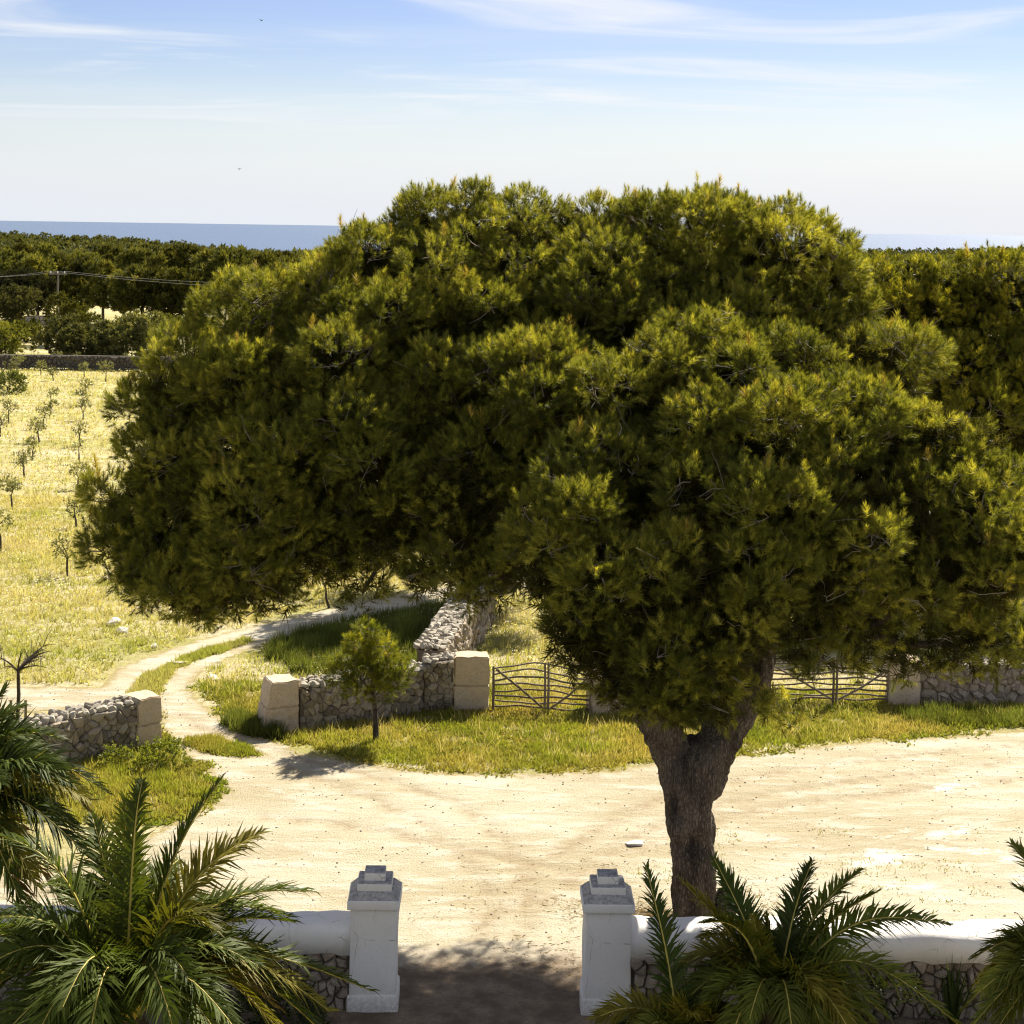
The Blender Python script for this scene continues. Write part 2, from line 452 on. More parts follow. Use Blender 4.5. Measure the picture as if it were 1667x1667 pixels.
def branch_tree(root, nodes, r0, r1, sag=0.0):
    """minimum spanning tree from root through nodes as tapered tubes"""
    pts = [np.asarray(root, float)]; par = [-1]; todo = [np.asarray(n, float) for n in nodes]
    depthd = [0.0]; todo_i = list(range(len(todo)))
    while todo_i:
        best = None
        for ti in todo_i:
            for pi, p in enumerate(pts):
                w = np.linalg.norm(todo[ti] - p) + 0.35 * depthd[pi]
                if best is None or w < best[0]: best = (w, ti, pi)
        _, ti, pi = best
        depthd.append(depthd[pi] + np.linalg.norm(todo[ti] - pts[pi])); pts.append(todo[ti]); par.append(pi); todo_i.remove(ti)
    cnt = [1] * len(pts)
    for i in range(len(pts) - 1, 0, -1): cnt[par[i]] += cnt[i]
    mx = cnt[0]
    out = []
    for i in range(1, len(pts)):
        a, c = pts[par[i]], pts[i]
        ra = r1 + (r0 - r1) * math.sqrt(cnt[i] / mx); rb = r1 + (r0 - r1) * math.sqrt(max(cnt[i] - 1, 0.3) / mx)
        mid = (a + c) / 2 + rng.normal(0, 0.08, 3) * np.linalg.norm(c - a) + np.array([0, 0, -sag * np.linalg.norm(c - a)])
        pl = bez(a, mid, c, 7); out.append((pl, np.linspace(ra, rb * 0.9, 7)))
    return out


def shoot_object(name, k, length, width, shoot, spread):
    v, f, c = tufts(np.zeros((1, 3)), np.array([[0, 0, 1.0]]), np.ones((1, 3)), k, length, width, shoot, spread=spread, jit=0.3)
    me = make_mesh(name, v, f, M['shoot'])
    a = me.color_attributes.new('shade', 'FLOAT_COLOR', 'POINT'); q = np.ones((len(v), 4), dtype=np.float32); q[:, :3] = c; a.data.foreach_set('color', q.ravel())
    return bpy.data.objects.new(name, me)


def shoot_cloud(name, P, A, C, S, src, parent):
    """needle shoots instanced on points: one foliage object"""
    A = norm(np.asarray(A, float)); n = len(P); sp = rng.random(n) * 2 * np.pi
    hl = np.where(np.abs(A[:, 2:3]) > 0.9, np.array([[1.0, 0, 0]]), np.array([[0, 0, 1.0]]))
    U = norm(np.cross(hl, A)); W = np.cross(A, U); X = np.cos(sp)[:, None] * U + np.sin(sp)[:, None] * W; Y = np.cross(A, X)
    # euler XYZ from the matrix with columns X, Y, A
    ey = np.arcsin(np.clip(-X[:, 2], -1, 1)); ex = np.arctan2(Y[:, 2], A[:, 2]); ez = np.arctan2(X[:, 1], X[:, 0])
    me = bpy.data.meshes.new(name); me.vertices.add(n); me.vertices.foreach_set('co', np.asarray(P, np.float32).ravel())
    a = me.attributes.new('rot', 'FLOAT_VECTOR', 'POINT'); a.data.foreach_set('vector', np.stack([ex, ey, ez], 1).astype(np.float32).ravel())
    a = me.attributes.new('size', 'FLOAT', 'POINT'); a.data.foreach_set('value', np.asarray(S, np.float32))
    a = me.attributes.new('tint', 'FLOAT_COLOR', 'POINT'); q = np.ones((n, 4), np.float32); q[:, :3] = C; a.data.foreach_set('color', q.ravel())
    o = link(name, me, parent)
    ng = bpy.data.node_groups.new(name + '_scatter', 'GeometryNodeTree')
    ng.interface.new_socket('Geometry', in_out='INPUT', socket_type='NodeSocketGeometry'); ng.interface.new_socket('Geometry', in_out='OUTPUT', socket_type='NodeSocketGeometry')
    N = ng.nodes; Lk = ng.links
    gi = N.new('NodeGroupInput'); go = N.new('NodeGroupOutput'); ip = N.new('GeometryNodeInstanceOnPoints')
    oi = N.new('GeometryNodeObjectInfo'); oi.inputs['Object'].default_value = src; oi.inputs['As Instance'].default_value = False
    nr = N.new('GeometryNodeInputNamedAttribute'); nr.data_type = 'FLOAT_VECTOR'; nr.inputs['Name'].default_value = 'rot'
    er = N.new('FunctionNodeEulerToRotation'); ns = N.new('GeometryNodeInputNamedAttribute'); ns.data_type = 'FLOAT'; ns.inputs['Name'].default_value = 'size'
    Lk.new(gi.outputs[0], ip.inputs['Points']); Lk.new(oi.outputs['Geometry'], ip.inputs['Instance'])
    Lk.new(nr.outputs['Attribute'], er.inputs[0]); Lk.new(er.outputs[0], ip.inputs['Rotation']); Lk.new(ns.outputs['Attribute'], ip.inputs['Scale'])
    Lk.new(ip.outputs[0], go.inputs[0])
    md = o.modifiers.new('scatter', 'NODES'); md.node_group = ng
    me.materials.append(M['shoot'])
    o['kind'] = 'stuff'
    return o


def cushions(lobes, n, shrink=0.74, rlo=0.30, rhi=0.58):
    out = []
    for c, r, dens in [(l[0], np.asarray(l[1]), l[2] if len(l) > 2 else 1.0) for l in lobes]:
        hol = mnoise.noise(Vector(c) * 0.7); out.append((c, tuple(r * shrink), dens * (0.45 if hol > -0.1 else 0.2)))
        for q in range(max(2, int(round(n * (0.5 + 0.5 * dens))))):
            d = randunit(1)[0]
            if d[2] < -0.45: d = -d
            s_ = rng.uniform(rlo, rhi) * float(np.mean(r))
            pc_ = np.asarray(c) + d * r * rng.uniform(0.62, 0.98)
            if mnoise.noise(Vector(pc_) * 0.8) < -0.13 and rng.random() < 0.8: continue
            out.append((pc_, (s_ * 1.15, s_ * 1.15, s_ * 0.85), dens))
    return out


def pine(name, label, base, lobes, k=26, length=0.15, width=0.0095, trunk=None, fork=None, limb_r=0.16, twig_every=1,
         crown_kw={}, shoot=0.16, candles=0.0, twig_r=1.0, cat='pine tree', group=None, mat='needle', fill=60, fill_k=7, sub=0, clump_lift=0.1):
    base = np.asarray(base, float)
    t = thing(name, label, cat, tuple(base), group=group)
    allobes = cushions(lobes, sub) if sub else lobes
    P, A, C, clumps = crown_points(allobes, **crown_kw)
    S = rng.uniform(0.75, 1.25, len(P)); fine = shoot_object('needle_shoot', k, length, width, shoot, (18, 68))
    if candles > 0:
        sel = [c for c in clumps if c[1][2] > 0.55 and c[3] > 0.85 and rng.random() < candles]
        if sel:
            m_ = len(sel)
            cp = np.array([c[0] for c in sel]) + np.array([0, 0, clump_lift]) + rng.normal(0, 0.06, (m_, 3)); ca = norm(np.array([0, 0, 1.0]) + rng.normal(0, 0.16, (m_, 3)))
            cc = np.where(rng.random((m_, 1)) < 0.4, np.array([[0.25, 0.19, 0.045]]), np.array([[0.27, 0.245, 0.04]]))
            P = np.concatenate([P, cp]); A = np.concatenate([A, ca]); C = np.concatenate([C, cc]); S = np.concatenate([S, rng.uniform(1.0, 1.6, m_)])
    crown = shoot_cloud('crown', P - base, A, C * 1.5, S, fine, t)
    FP = []
    for l in lobes:
        vol = 4.19 * l[1][0] * l[1][1] * l[1][2]; n_ = int(vol * fill * (l[2] if len(l) > 2 else 1) ** 1.5)
        FP.append(np.asarray(l[0]) + randunit(n_) * np.asarray(l[1]) * (rng.random((n_, 1)) ** 0.45) * (0.80 if sub else 0.86))
    FP = np.concatenate(FP)
    if len(FP):
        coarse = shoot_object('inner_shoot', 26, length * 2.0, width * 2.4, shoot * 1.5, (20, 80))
        shoot_cloud('inner_foliage', FP - base, norm(randunit(len(FP)) + np.array([0, 0, 0.3])), np.array([0.052, 0.050, 0.011]) * rng.uniform(0.7, 1.5, (len(FP), 1)), rng.uniform(0.8, 1.3, len(FP)), coarse, crown)  # older inner needles, tinted darker so the crown hollows look shadowed
    print(name, 'shoots', len(P), len(FP))
    cents = [l[0] for l in lobes]
    fork = base + np.array([0, 0, 2.5]) if fork is None else np.asarray(fork, float)
    br = branch_tree(fork, [l[0] for l in lobes if len(l) < 3 or l[2] > 0.42], limb_r, 0.022 * min(1, limb_r / 0.1))
    cents = [l[0] for l in allobes]
    v, f = tubes([(p - base, r) for p, r in br], 6)
    link('branches', make_mesh('pine_branches', v, f, M['bark'], smooth=True), t)
    tw = []
    for i, (cc, d, li, rad) in enumerate(clumps):
        if i % twig_every: continue
        c0 = np.asarray(cents[li], float); s = c0 + (cc - c0) * 0.35 + rng.normal(0, 0.1, 3)
        mid = (s + cc) / 2 + rng.normal(0, 0.10, 3); tw.append((bez(s, mid, cc + d * 0.12, 4) - base, np.array([0.022, 0.016, 0.011, 0.005]) * twig_r))
        for q in range(2):
            e2 = cc + (d * 0.15 + rng.normal(0, 0.22, 3)) * twig_r
            tw.append((np.stack([mid, (mid + e2) / 2 + rng.normal(0, 0.05, 3), e2]) - base, np.array([0.011, 0.008, 0.004]) * twig_r))
    v, f = tubes(tw, 3)
    tag(link('twigs', make_mesh('pine_twigs', v, f, M['twig']), crown), kind='stuff')
    if trunk is not None:
        v, f = tubes([(np.asarray(p) - base, r) for p, r in trunk], 10)
        link('trunk', make_mesh('pine_trunk', v, f, M['bark'], smooth=True), t)
    return t


# ------------------------------------------------------------------ ground, sea, terrain
def ridge(az):
    """height of the far wooded ridge by azimuth (tan)"""
    return np.interp(az, [-0.6, -0.30, -0.22, -0.13, -0.05, 0.1, 0.2, 0.24, 0.30, 0.6], [-2, -8.5, -13, -24, -24, -22, -14, -12.5, -9.0, -4])


def terrain(x, y):
    d = np.hypot(x, y); az = np.clip(x / np.maximum(np.abs(y), 1), -0.6, 0.6)
    rz = ridge(az)
    s1 = np.clip((d - 260) / 1300, 0, 1); s1 = s1 * s1 * (3 - 2 * s1)
    s2 = np.clip((d - 1700) / 900, 0, 1)
    z = -6 * np.clip((d - 260) / 300, 0, 1) * (1 - s1) + s1 * rz
    z = np.where(d > 1700, rz + (-60 - rz) * s2, z)
    return np.where(d < 260, 0.0, z)


rad = np.concatenate([[0, 6, 12], np.linspace(15, 260, 40), np.geomspace(275, 2700, 46)])
ths = np.concatenate([np.linspace(-28, 28, 90), np.linspace(32, 328, 50)]) * math.pi / 180
gx = rad[:, None] * np.sin(ths)[None]; gy = rad[:, None] * np.cos(ths)[None]
gz = terrain(gx, gy); bk = gy < 0; gz = np.where(bk & (np.hypot(gx, gy) > 260), -3, gz)
nT = len(ths); vs = np.stack([gx, gy, gz], -1).reshape(-1, 3)
i = np.arange(len(rad) - 1)[:, None] * nT; j = np.arange(nT)[None]; j2 = (j + 1) % nT
fs = np.stack([i + j, i + nT + j, i + nT + j2, i + j2], -1).reshape(-1, 4)
tag(link('ground', make_mesh('ground', vs, fs, M['field'], smooth=True)), 'dry grassy field and land running down to the sea', kind='structure')

seav = []; sr = np.array([1200, 3000, 6000, 12000, 25000, 60000.0]); st = np.linspace(-60, 60, 41) * math.pi / 180
vs = np.stack([sr[:, None] * np.sin(st)[None], sr[:, None] * np.cos(st)[None], np.full((6, 41), -45.0)], -1).reshape(-1, 3)
i = np.arange(5)[:, None] * 41; j = np.arange(40)[None]
tag(link('sea', make_mesh('sea', vs, np.stack([i + j, i + 41 + j, i + 42 + j, i + 1 + j], -1).reshape(-1, 4), M['sea'])), 'calm blue sea along the horizon', kind='structure')


def poly_sd(pts, poly):
    """signed distance, positive inside"""
    pts = np.asarray(pts, float); poly = np.asarray(poly, float); n = len(poly)
    dmin = np.full(len(pts), 1e9); ins = np.zeros(len(pts), bool)
    for i in range(n):
        a = poly[i]; c = poly[(i + 1) % n]; ab = c - a
        t = np.clip(((pts - a) @ ab) / max(ab @ ab, 1e-9), 0, 1)
        dmin = np.minimum(dmin, np.linalg.norm(pts - (a + t[:, None] * ab), axis=1))
        cond = ((a[1] > pts[:, 1]) != (c[1] > pts[:, 1]))
        xi = (c[0] - a[0]) * (pts[:, 1] - a[1]) / (c[1] - a[1] + 1e-12) + a[0]
        ins ^= cond & (pts[:, 0] < xi)
    return np.where(ins, dmin, -dmin)


def gp(lst): return np.array([at(x, y)[:2] for x, y in lst])


YARD = gp([(-200, 1440), (80, 1420), (200, 1385), (300, 1335), (352, 1310), (378, 1285), (340, 1252), (302, 1222), (282, 1205), (440, 1205), (480, 1226),
           (560, 1240), (640, 1252), (740, 1262), (860, 1263), (1000, 1256), (1060, 1247), (1200, 1233), (1300, 1220), (1400, 1212), (1500, 1204),
           (1600, 1196), (1850, 1182), (2000, 1500), (1000, 1530), (965, 1900), (620, 1900), (610, 1530), (-200, 1530)])
TRACK = gp([(282, 1206), (268, 1182), (262, 1160), (236, 1146), (150, 1152), (-120, 1168), (-120, 1108), (0, 1119), (90, 1120), (165, 1122), (200, 1086), (268, 1061),
            (350, 1036), (450, 1011), (540, 991), (700, 960), (900, 925), (910, 948), (700, 988), (548, 1014), (475, 1034), (400, 1058), (345, 1082),
            (312, 1100), (305, 1128), (345, 1163), (385, 1185), (420, 1200), (440, 1206)])
MEDIAN = [gp([(205, 1140), (225, 1112), (262, 1088), (318, 1064), (400, 1040), (408, 1046), (330, 1070), (282, 1092), (262, 1116), (250, 1140)]),
          gp([(300, 1206), (345, 1202), (395, 1216), (425, 1231), (380, 1232), (325, 1222)])]


def path_d(pts):
    d = np.maximum(poly_sd(pts, YARD), poly_sd(pts, TRACK))
    for q in MEDIAN: d = np.minimum(d, -poly_sd(pts, q) * 1.0)
    return d


BED = [gp(q) for q in ([(1378, 1414), (1400, 1385), (1412, 1376), (1425, 1380), (1485, 1384), (1484, 1398), (1462, 1412), (1440, 1408), (1400, 1424)], [(1408, 1366), (1450, 1354), (1500, 1350), (1455, 1362), (1420, 1372)],
       [(1500, 1352), (1580, 1344), (1592, 1360), (1530, 1368), (1500, 1362)], [(1492, 1370), (1540, 1374), (1620, 1386), (1667, 1400), (1700, 1420), (1667, 1414), (1600, 1394), (1520, 1384)],
       [(1430, 1442), (1530, 1434), (1520, 1450), (1450, 1454)], [(1200, 1365), (1270, 1362), (1330, 1366), (1270, 1370)], [(1650, 1430), (1700, 1420), (1720, 1460), (1660, 1450)], [(1490, 1285), (1560, 1270), (1600, 1280), (1540, 1292)], [(1010, 1372), (1050, 1368), (1070, 1376), (1030, 1382)])]


RUTS = []
for pts_ in ([(790, 1560), (800, 1450), (700, 1340), (520, 1270), (380, 1215), (290, 1165)], [(840, 1560), (870, 1440), (780, 1320), (600, 1262), (430, 1222), (320, 1185)], [(760, 1560), (800, 1480), (920, 1380), (1060, 1300), (1300, 1250), (1667, 1215)],
             [(820, 1560), (860, 1490), (980, 1400), (1200, 1320), (1667, 1270)], [(1000, 1560), (960, 1450), (990, 1380), (1180, 1300), (1667, 1240)], [(420, 1330), (600, 1350), (820, 1400), (1000, 1440)]):
    g_ = gp(pts_); tt_ = np.linspace(0, 1, len(g_)); RUTS.append(np.stack([np.interp(np.linspace(0, 1, 60), tt_, g_[:, k_]) for k_ in (0, 1)], 1))
    for it_ in range(14): RUTS[-1][1:-1] = (RUTS[-1][:-2] + RUTS[-1][2:]) / 2


def rut_mask(pts):
    m_ = np.zeros(len(pts))
    for c_ in RUTS:
        d_ = np.min(np.linalg.norm(pts[:, None] - c_[None], axis=2), axis=1) if len(pts) < 4000 else np.concatenate([np.min(np.linalg.norm(q_[:, None] - c_[None], axis=2), axis=1) for q_ in np.array_split(pts, 12)])
        m_ = np.maximum(m_, np.exp(-(d_ / 0.2) ** 2))
    return m_


def sheet(name, poly, step, z, label):
    lo = poly.min(0) - step; hi = poly.max(0) + step
    lo = np.maximum(lo, [-24, 8]); hi = np.minimum(hi, [24, 60])
    xs = np.arange(lo[0], hi[0], step); ys = np.arange(lo[1], hi[1], step)
    X, Y = np.meshgrid(xs, ys); pts = np.stack([X.ravel(), Y.ravel()], 1)
    sd = poly_sd(pts, poly); e = path_d(pts)
    g = np.arange(len(pts)).reshape(X.shape)
    f = np.stack([g[:-1, :-1], g[:-1, 1:], g[1:, 1:], g[1:, :-1]], -1).reshape(-1, 4)
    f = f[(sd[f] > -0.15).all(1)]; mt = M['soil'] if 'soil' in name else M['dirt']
    used = np.unique(f); mp = -np.ones(len(pts), int); mp[used] = np.arange(len(used))
    zz = z + 0.02 * np.clip(e[used], -0.2, 0)
    v = np.stack([pts[used, 0], pts[used, 1], np.maximum(zz, 0.003)], 1)
    o = link(name, make_mesh(name, v, mp[f], mt, extra={'edge': np.clip((sd if 'soil' in name else e)[used], -1, 2), 'rut': rut_mask(pts[used]), 'bed': np.clip(np.max([poly_sd(pts[used], q) for q in BED], axis=0), -1, 1)}, smooth=True))
    tag(o, label, kind='structure')


sheet('dirt_yard', YARD, 0.11, 0.010, 'pale sandy yard and gateway drive')
SOIL_SHADE = gp([(-300, 1552), (560, 1552), (640, 1545), (800, 1538), (955, 1536), (1040, 1552), (2000, 1552), (2000, 2000), (-300, 2000)])  # far edge drawn along the crown's shadow edge, painting shade with the soil
sheet('gateway_soil', SOIL_SHADE, 0.2, 0.016, 'brown soil of the gateway and garden beds, darkened with painted crown shadow')
sheet('dirt_track', TRACK, 0.16, 0.006, 'pale dirt track winding into the field')

# ------------------------------------------------------------------ stones
def hull_stone(seed, sx=1, sy=1, sz=1, n=14, name='stone', mat=None):
    r = np.random.default_rng(seed); bm = bmesh.new()
    for q in range(n):
        v = r.normal(size=3); v /= np.abs(v).max() ** 0.6 * np.linalg.norm(v) ** 0.4
        bm.verts.new((v[0] * 0.5 * sx, v[1] * 0.5 * sy, v[2] * 0.5 * sz))
    res = bmesh.ops.convex_hull(bm, input=bm.verts)
    bmesh.ops.delete(bm, geom=[g for g in res['geom_interior'] if isinstance(g, bmesh.types.BMVert)], context='VERTS')
    me = bpy.data.meshes.new(name); bm.to_mesh(me); bm.free()
    if mat: me.materials.append(mat)
    return me


def clip_cell(poly, p, q):
    """clip polygon to the side of the bisector nearer p"""
    mid = (p + q) / 2; nrm = q - p; out = []
    for i in range(len(poly)):
        a, c = poly[i], poly[(i + 1) % len(poly)]
        da, dc = (a - mid) @ nrm, (c - mid) @ nrm
        if da <= 0: out.append(a)
        if (da < 0 < dc) or (dc < 0 < da): out.append(a + (c - a) * (da / (da - dc)))
    return out


def cells(w, h, s, aspect=1.3, jit=0.5, top=None):
    pts = []
    s = s * 0.82; ny = max(1, int(round(h / (s / aspect)))); row = h / ny
    for iy in range(ny):
        nx = max(1, int(round(w / s))); cw = w / nx
        for ix in range(-1, nx + 1):
            if rng.random() < 0.14: continue
            if rng.random() < 0.16: pts.append(((ix + rng.random()) * cw, (iy + rng.random()) * row))
            pts.append(((ix + 0.5 + (0.5 if iy % 2 else 0) + rng.uniform(-jit, jit)) * cw, (iy + 0.5 + rng.uniform(-jit, jit)) * row))
    pts = np.array(pts); res = []
    for i, p in enumerate(pts):
        if p[0] < 0 or p[0] > w: continue
        poly = [np.array(q, float) for q in ((0, 0), (w, 0), (w, h), (0, h))]
        dd = np.linalg.norm((pts - p), axis=1)
        for jn in np.argsort(dd)[1:14]:
            poly = clip_cell(poly, p, pts[jn])
            if len(poly) < 3: break
        if len(poly) >= 3: res.append(np.array(poly))
    return res


def stone_from_cell(poly, gap, depth, bulge):
    c = poly.mean(0); n = len(poly)
    # round the corners a little
    pl = []
    for i in range(n):
        a, q, d = poly[i - 1], poly[i], poly[(i + 1) % n]
        pl.append(q + (a - q) * 0.14); pl.append(q + (d - q) * 0.14)
    pl = np.array(pl); dv = pl - c; ln = np.linalg.norm(dv, axis=1, keepdims=True)
    pl = c + dv * np.maximum(0.3, (ln - gap) / np.maximum(ln, 1e-6))
    n = len(pl)
    tilt = rng.uniform(-0.42, 0.42, 2)
    rings = [(1.0, -depth), (1.0, 0.0), (0.62, bulge)]
    V = []
    for s, dz in rings:
        q = c + (pl - c) * s
        V.append(np.concatenate([q, (dz + ((q - c) @ tilt) * (dz >= 0))[:, None] if False else (np.full((n, 1), dz) + (((q - c) @ tilt)[:, None] if dz >= 0 else 0))], 1))
    V = np.concatenate(V)
    Fc = []
    for r_ in range(2):
        for i in range(n):
            j = (i + 1) % n
            Fc.append((r_ * n + i, r_ * n + j, (r_ + 1) * n + j, (r_ + 1) * n + i))
    Fc.append(tuple(2 * n + i for i in range(n)))
    return V, Fc, c


def stone_face(parent, A, B, h0, h1, z0, size, mat, out=None, gap=-0.006, depth=0.14, bulge=0.035, merged=False, name='stone', bottom=0.0):
    """fitted rubble on the vertical face from A to B (left to right as seen from its front), h0/h1 top heights"""
    A = np.asarray(A, float)[:2]; B = np.asarray(B, float)[:2]; w = np.linalg.norm(B - A); ux = (B - A) / w
    nrm = np.array([ux[1], -ux[0]])
    H = max(h0, h1); allv = []; allf = []; off = 0
    for poly in cells(w, H - bottom, size):
        poly = poly.copy(); poly[:, 1] += bottom
        top = h0 + (h1 - h0) * poly[:, 0] / w
        if poly[:, 1].mean() > top.mean() - 0.02: continue
        poly[:, 1] = np.minimum(poly[:, 1], top)
        ed = np.ptp(poly, axis=0)
        if ed.min() < 0.04: continue
        b_ = bulge * rng.uniform(0.4, 1.6); pr = rng.uniform(-0.055, 0.03)
        V, Fc, c = stone_from_cell(poly, gap, depth, b_)
        W = np.zeros_like(V); dx = V[:, 0]; dn = V[:, 2] + pr
        W[:, 0] = A[0] + ux[0] * dx + nrm[0] * dn; W[:, 1] = A[1] + ux[1] * dx + nrm[1] * dn; W[:, 2] = z0 + V[:, 1]
        if merged:
            allv.append(W); allf += [tuple(q + off for q in f) for f in Fc]; off += len(W)
        else:
            ctr = W.mean(0)
            link(name, make_mesh(name, W - ctr, Fc, mat), parent, tuple(ctr - np.array(parent.location)))
    if merged:
        tag(link('stones', make_mesh('stones', np.concatenate(allv) - np.array(parent.location), allf, mat), parent), kind='stuff')


def box_mesh(name, sx, sy, sz, mat, bev=0.01, seg=1, jitter=0.0, taper=(1, 1), base=True):
    bm = bmesh.new(); bmesh.ops.create_cube(bm, size=1.0)
    for v in bm.verts:
        top = v.co.z > 0
        v.co.x *= sx * (taper[0] if top else 1); v.co.y *= sy * (taper[1] if top else 1)
        v.co.z = (v.co.z + (0.5 if base else 0)) * sz
    if bev > 0: bmesh.ops.bevel(bm, geom=bm.edges[:], offset=bev, segments=seg, affect='EDGES', profile=0.6)
    if jitter:
        for v in bm.verts: v.co += Vector((rng.normal(0, jitter), rng.normal(0, jitter), rng.normal(0, jitter)))
    me = bpy.data.meshes.new(name); bm.to_mesh(me); bm.free(); me.materials.append(mat)
    return me


def prism_core(parent, A, B, thick, h0, h1, mat, inset=0.05, name='core'):
    A = np.asarray(A, float)[:2]; B = np.asarray(B, float)[:2]; u = (B - A) / np.linalg.norm(B - A); n = np.array([u[1], -u[0]])
    pts = []
    for P_, h in ((A, h0), (B, h1)):
        for s, z in ((inset, 0), (inset, h - 0.03), (thick, h - 0.03), (thick, 0)):
            q = P_ - n * s; pts.append((q[0], q[1], z))
    f = [(0, 1, 2, 3), (7, 6, 5, 4), (0, 4, 5, 1), (1, 5, 6, 2), (2, 6, 7, 3), (3, 7, 4, 0)]
    link(name, make_mesh(name, np.array(pts) - np.array(parent.location), f, mat), parent)


COPES = [hull_stone(100 + i, 1, 1, 1, 16, 'coping_stone', M['stone_top']) for i in range(9)]


def coping(parent, A, B, thick, h0, h1, size=0.2, rows=2, tall=0.16):
    A = np.asarray(A, float)[:2]; B = np.asarray(B, float)[:2]; w = np.linalg.norm(B - A); u = (B - A) / w; n = np.array([u[1], -u[0]])
    for r_ in range(rows):
        x = 0.0
        while x < w:
            s = size * rng.uniform(0.7, 1.35); t_ = min((x + s / 2) / w, 1)
            q = A + u * (x + s / 2) - n * (thick * (r_ + 0.5) / rows)
            z = h0 + (h1 - h0) * t_
            o = link('coping_stone', COPES[rng.integers(len(COPES))], parent, (q[0] - parent.location.x, q[1] - parent.location.y, z - parent.location.z + rng.uniform(-0.02, 0.03)))
            o.rotation_euler = (rng.uniform(-0.25, 0.25), rng.uniform(-0.25, 0.25), math.atan2(u[1], u[0]) + rng.uniform(-0.4, 0.4))
            o.scale = (s * 1.15, thick / rows * rng.uniform(1.0, 1.3), tall * rng.uniform(0.7, 1.35)); x += s


def block_pier(parent, foot, top, h, name='end_pier', courses=2):
    """squared end pier from four foot corners and four top corners (x,y), split into courses of cut blocks"""
    foot = np.asarray(foot, float); top = np.asarray(top, float)
    loc = np.array(parent.location)
    zs = np.linspace(0, h, courses + 1)
    zs[1:-1] += rng.uniform(-0.05, 0.05, courses - 1)
    for k in range(courses):
        V = []
        for z in (zs[k] + (0.002 if k else -0.1), zs[k + 1] - 0.002):
            t_ = max(z, 0) / h
            for c in range(4):
                q = foot[c] + (top[c] - foot[c]) * t_; V.append((q[0], q[1], z))
        V = np.array(V); ctr = V.mean(0)
        bm = bmesh.new(); vv = [bm.verts.new(tuple(q - ctr)) for q in V]
        for f in ((3, 2, 1, 0), (4, 5, 6, 7), (0, 1, 5, 4), (1, 2, 6, 5), (2, 3, 7, 6), (3, 0, 4, 7)): bm.faces.new([vv[i] for i in f])
        bmesh.ops.recalc_face_normals(bm, faces=bm.faces[:])
        bmesh.ops.bevel(bm, geom=bm.edges[:], offset=0.02, segments=2, affect='EDGES')
        bmesh.ops.subdivide_edges(bm, edges=[e for e in bm.edges if e.calc_length() > 0.25], cuts=4, use_grid_fill=True)
        for v in bm.verts:
            w_ = v.co + Vector(ctr); v.co += Vector(mnoise.noise_vector(w_ * 4)) * 0.028 + Vector(mnoise.noise_vector(w_ * 13)) * 0.012
        me = bpy.data.meshes.new('block'); bm.to_mesh(me); bm.free(); me.materials.append(M['block'])
        link('block', me, parent, tuple(ctr - loc))


def quad_xy(A, B, thick):
    A = np.asarray(A, float)[:2]; B = np.asarray(B, float)[:2]; u = (B - A) / np.linalg.norm(B - A); n = np.array([u[1], -u[0]])
    return np.array([A, B, B - n * thick, A - n * thick])


# --- dry stone wall on the left
H = 1.0
lw_b = at(222, 1222); lw_a = at(20, 1268)
w1 = thing('dry_stone_wall', 'grey dry stone wall behind the left palms ending in a squared pier', 'stone wall', (lw_a.x, lw_a.y, 0))
A_, B_ = np.array(lw_a[:2]), np.array(lw_b[:2]); u_ = (B_ - A_) / np.linalg.norm(B_ - A_)
A0 = A_ - u_ * 1.2
stone_face(w1, A0, B_, 0.82, 0.86, 0, 0.20, M['stone'])
prism_core(w1, A0, B_, 0.5, 0.84, 0.88, M['core'])
coping(w1, A0, B_, 0.55, 0.85, 0.89, 0.155, 4, 0.12)
E_ = B_ + u_ * 0.56
block_pier(w1, quad_xy(B_ + u_ * 0.01, E_, 0.6), quad_xy(B_ + u_ * 0.01, E_ - u_ * 0.03, 0.58), 0.95)

# --- middle wall with a tapered pier, a bend and a second pier at the timber gate
mp = [at(428, 1196), at(488, 1190), at(690, 1160), at(705, 1152), at(738, 1158), at(797, 1158)]
w2 = thing('dry_stone_wall', 'dry stone wall with tapered sandstone pier behind the small pine, bending back into the field', 'stone wall', (mp[1].x, mp[1].y, 0))
xy = [np.array(p[:2]) for p in mp]
block_pier(w2, quad_xy(xy[0], xy[1], 0.75), quad_xy(xy[0] + [0.14, 0.12], xy[1] + [-0.04, 0.06], 0.6), 0.98)
d1 = xy[1] + [0.02, 0.05]
stone_face(w2, d1, xy[2], 0.80, 0.86, 0, 0.20, M['stone'])
prism_core(w2, d1, xy[2], 0.5, 0.82, 0.88, M['core'])
coping(w2, d1, xy[2], 0.55, 0.84, 0.90, 0.155, 4, 0.12)
bend = xy[2]; back = np.array(at(835, 1052)[:2]); back2 = np.array(at(850, 1002)[:2])
stone_face(w2, xy[2] + [0, 0.02], xy[4], 1.0, 1.05, 0, 0.19, M['stone'])
prism_core(w2, xy[2] + [0, 0.02], xy[4], 0.5, 1.0, 1.05, M['core'])
coping(w2, xy[2] + [0.0, 0.05], xy[4] + [0, 0.05], 0.5, 1.0, 1.06, 0.155, 4, 0.11)
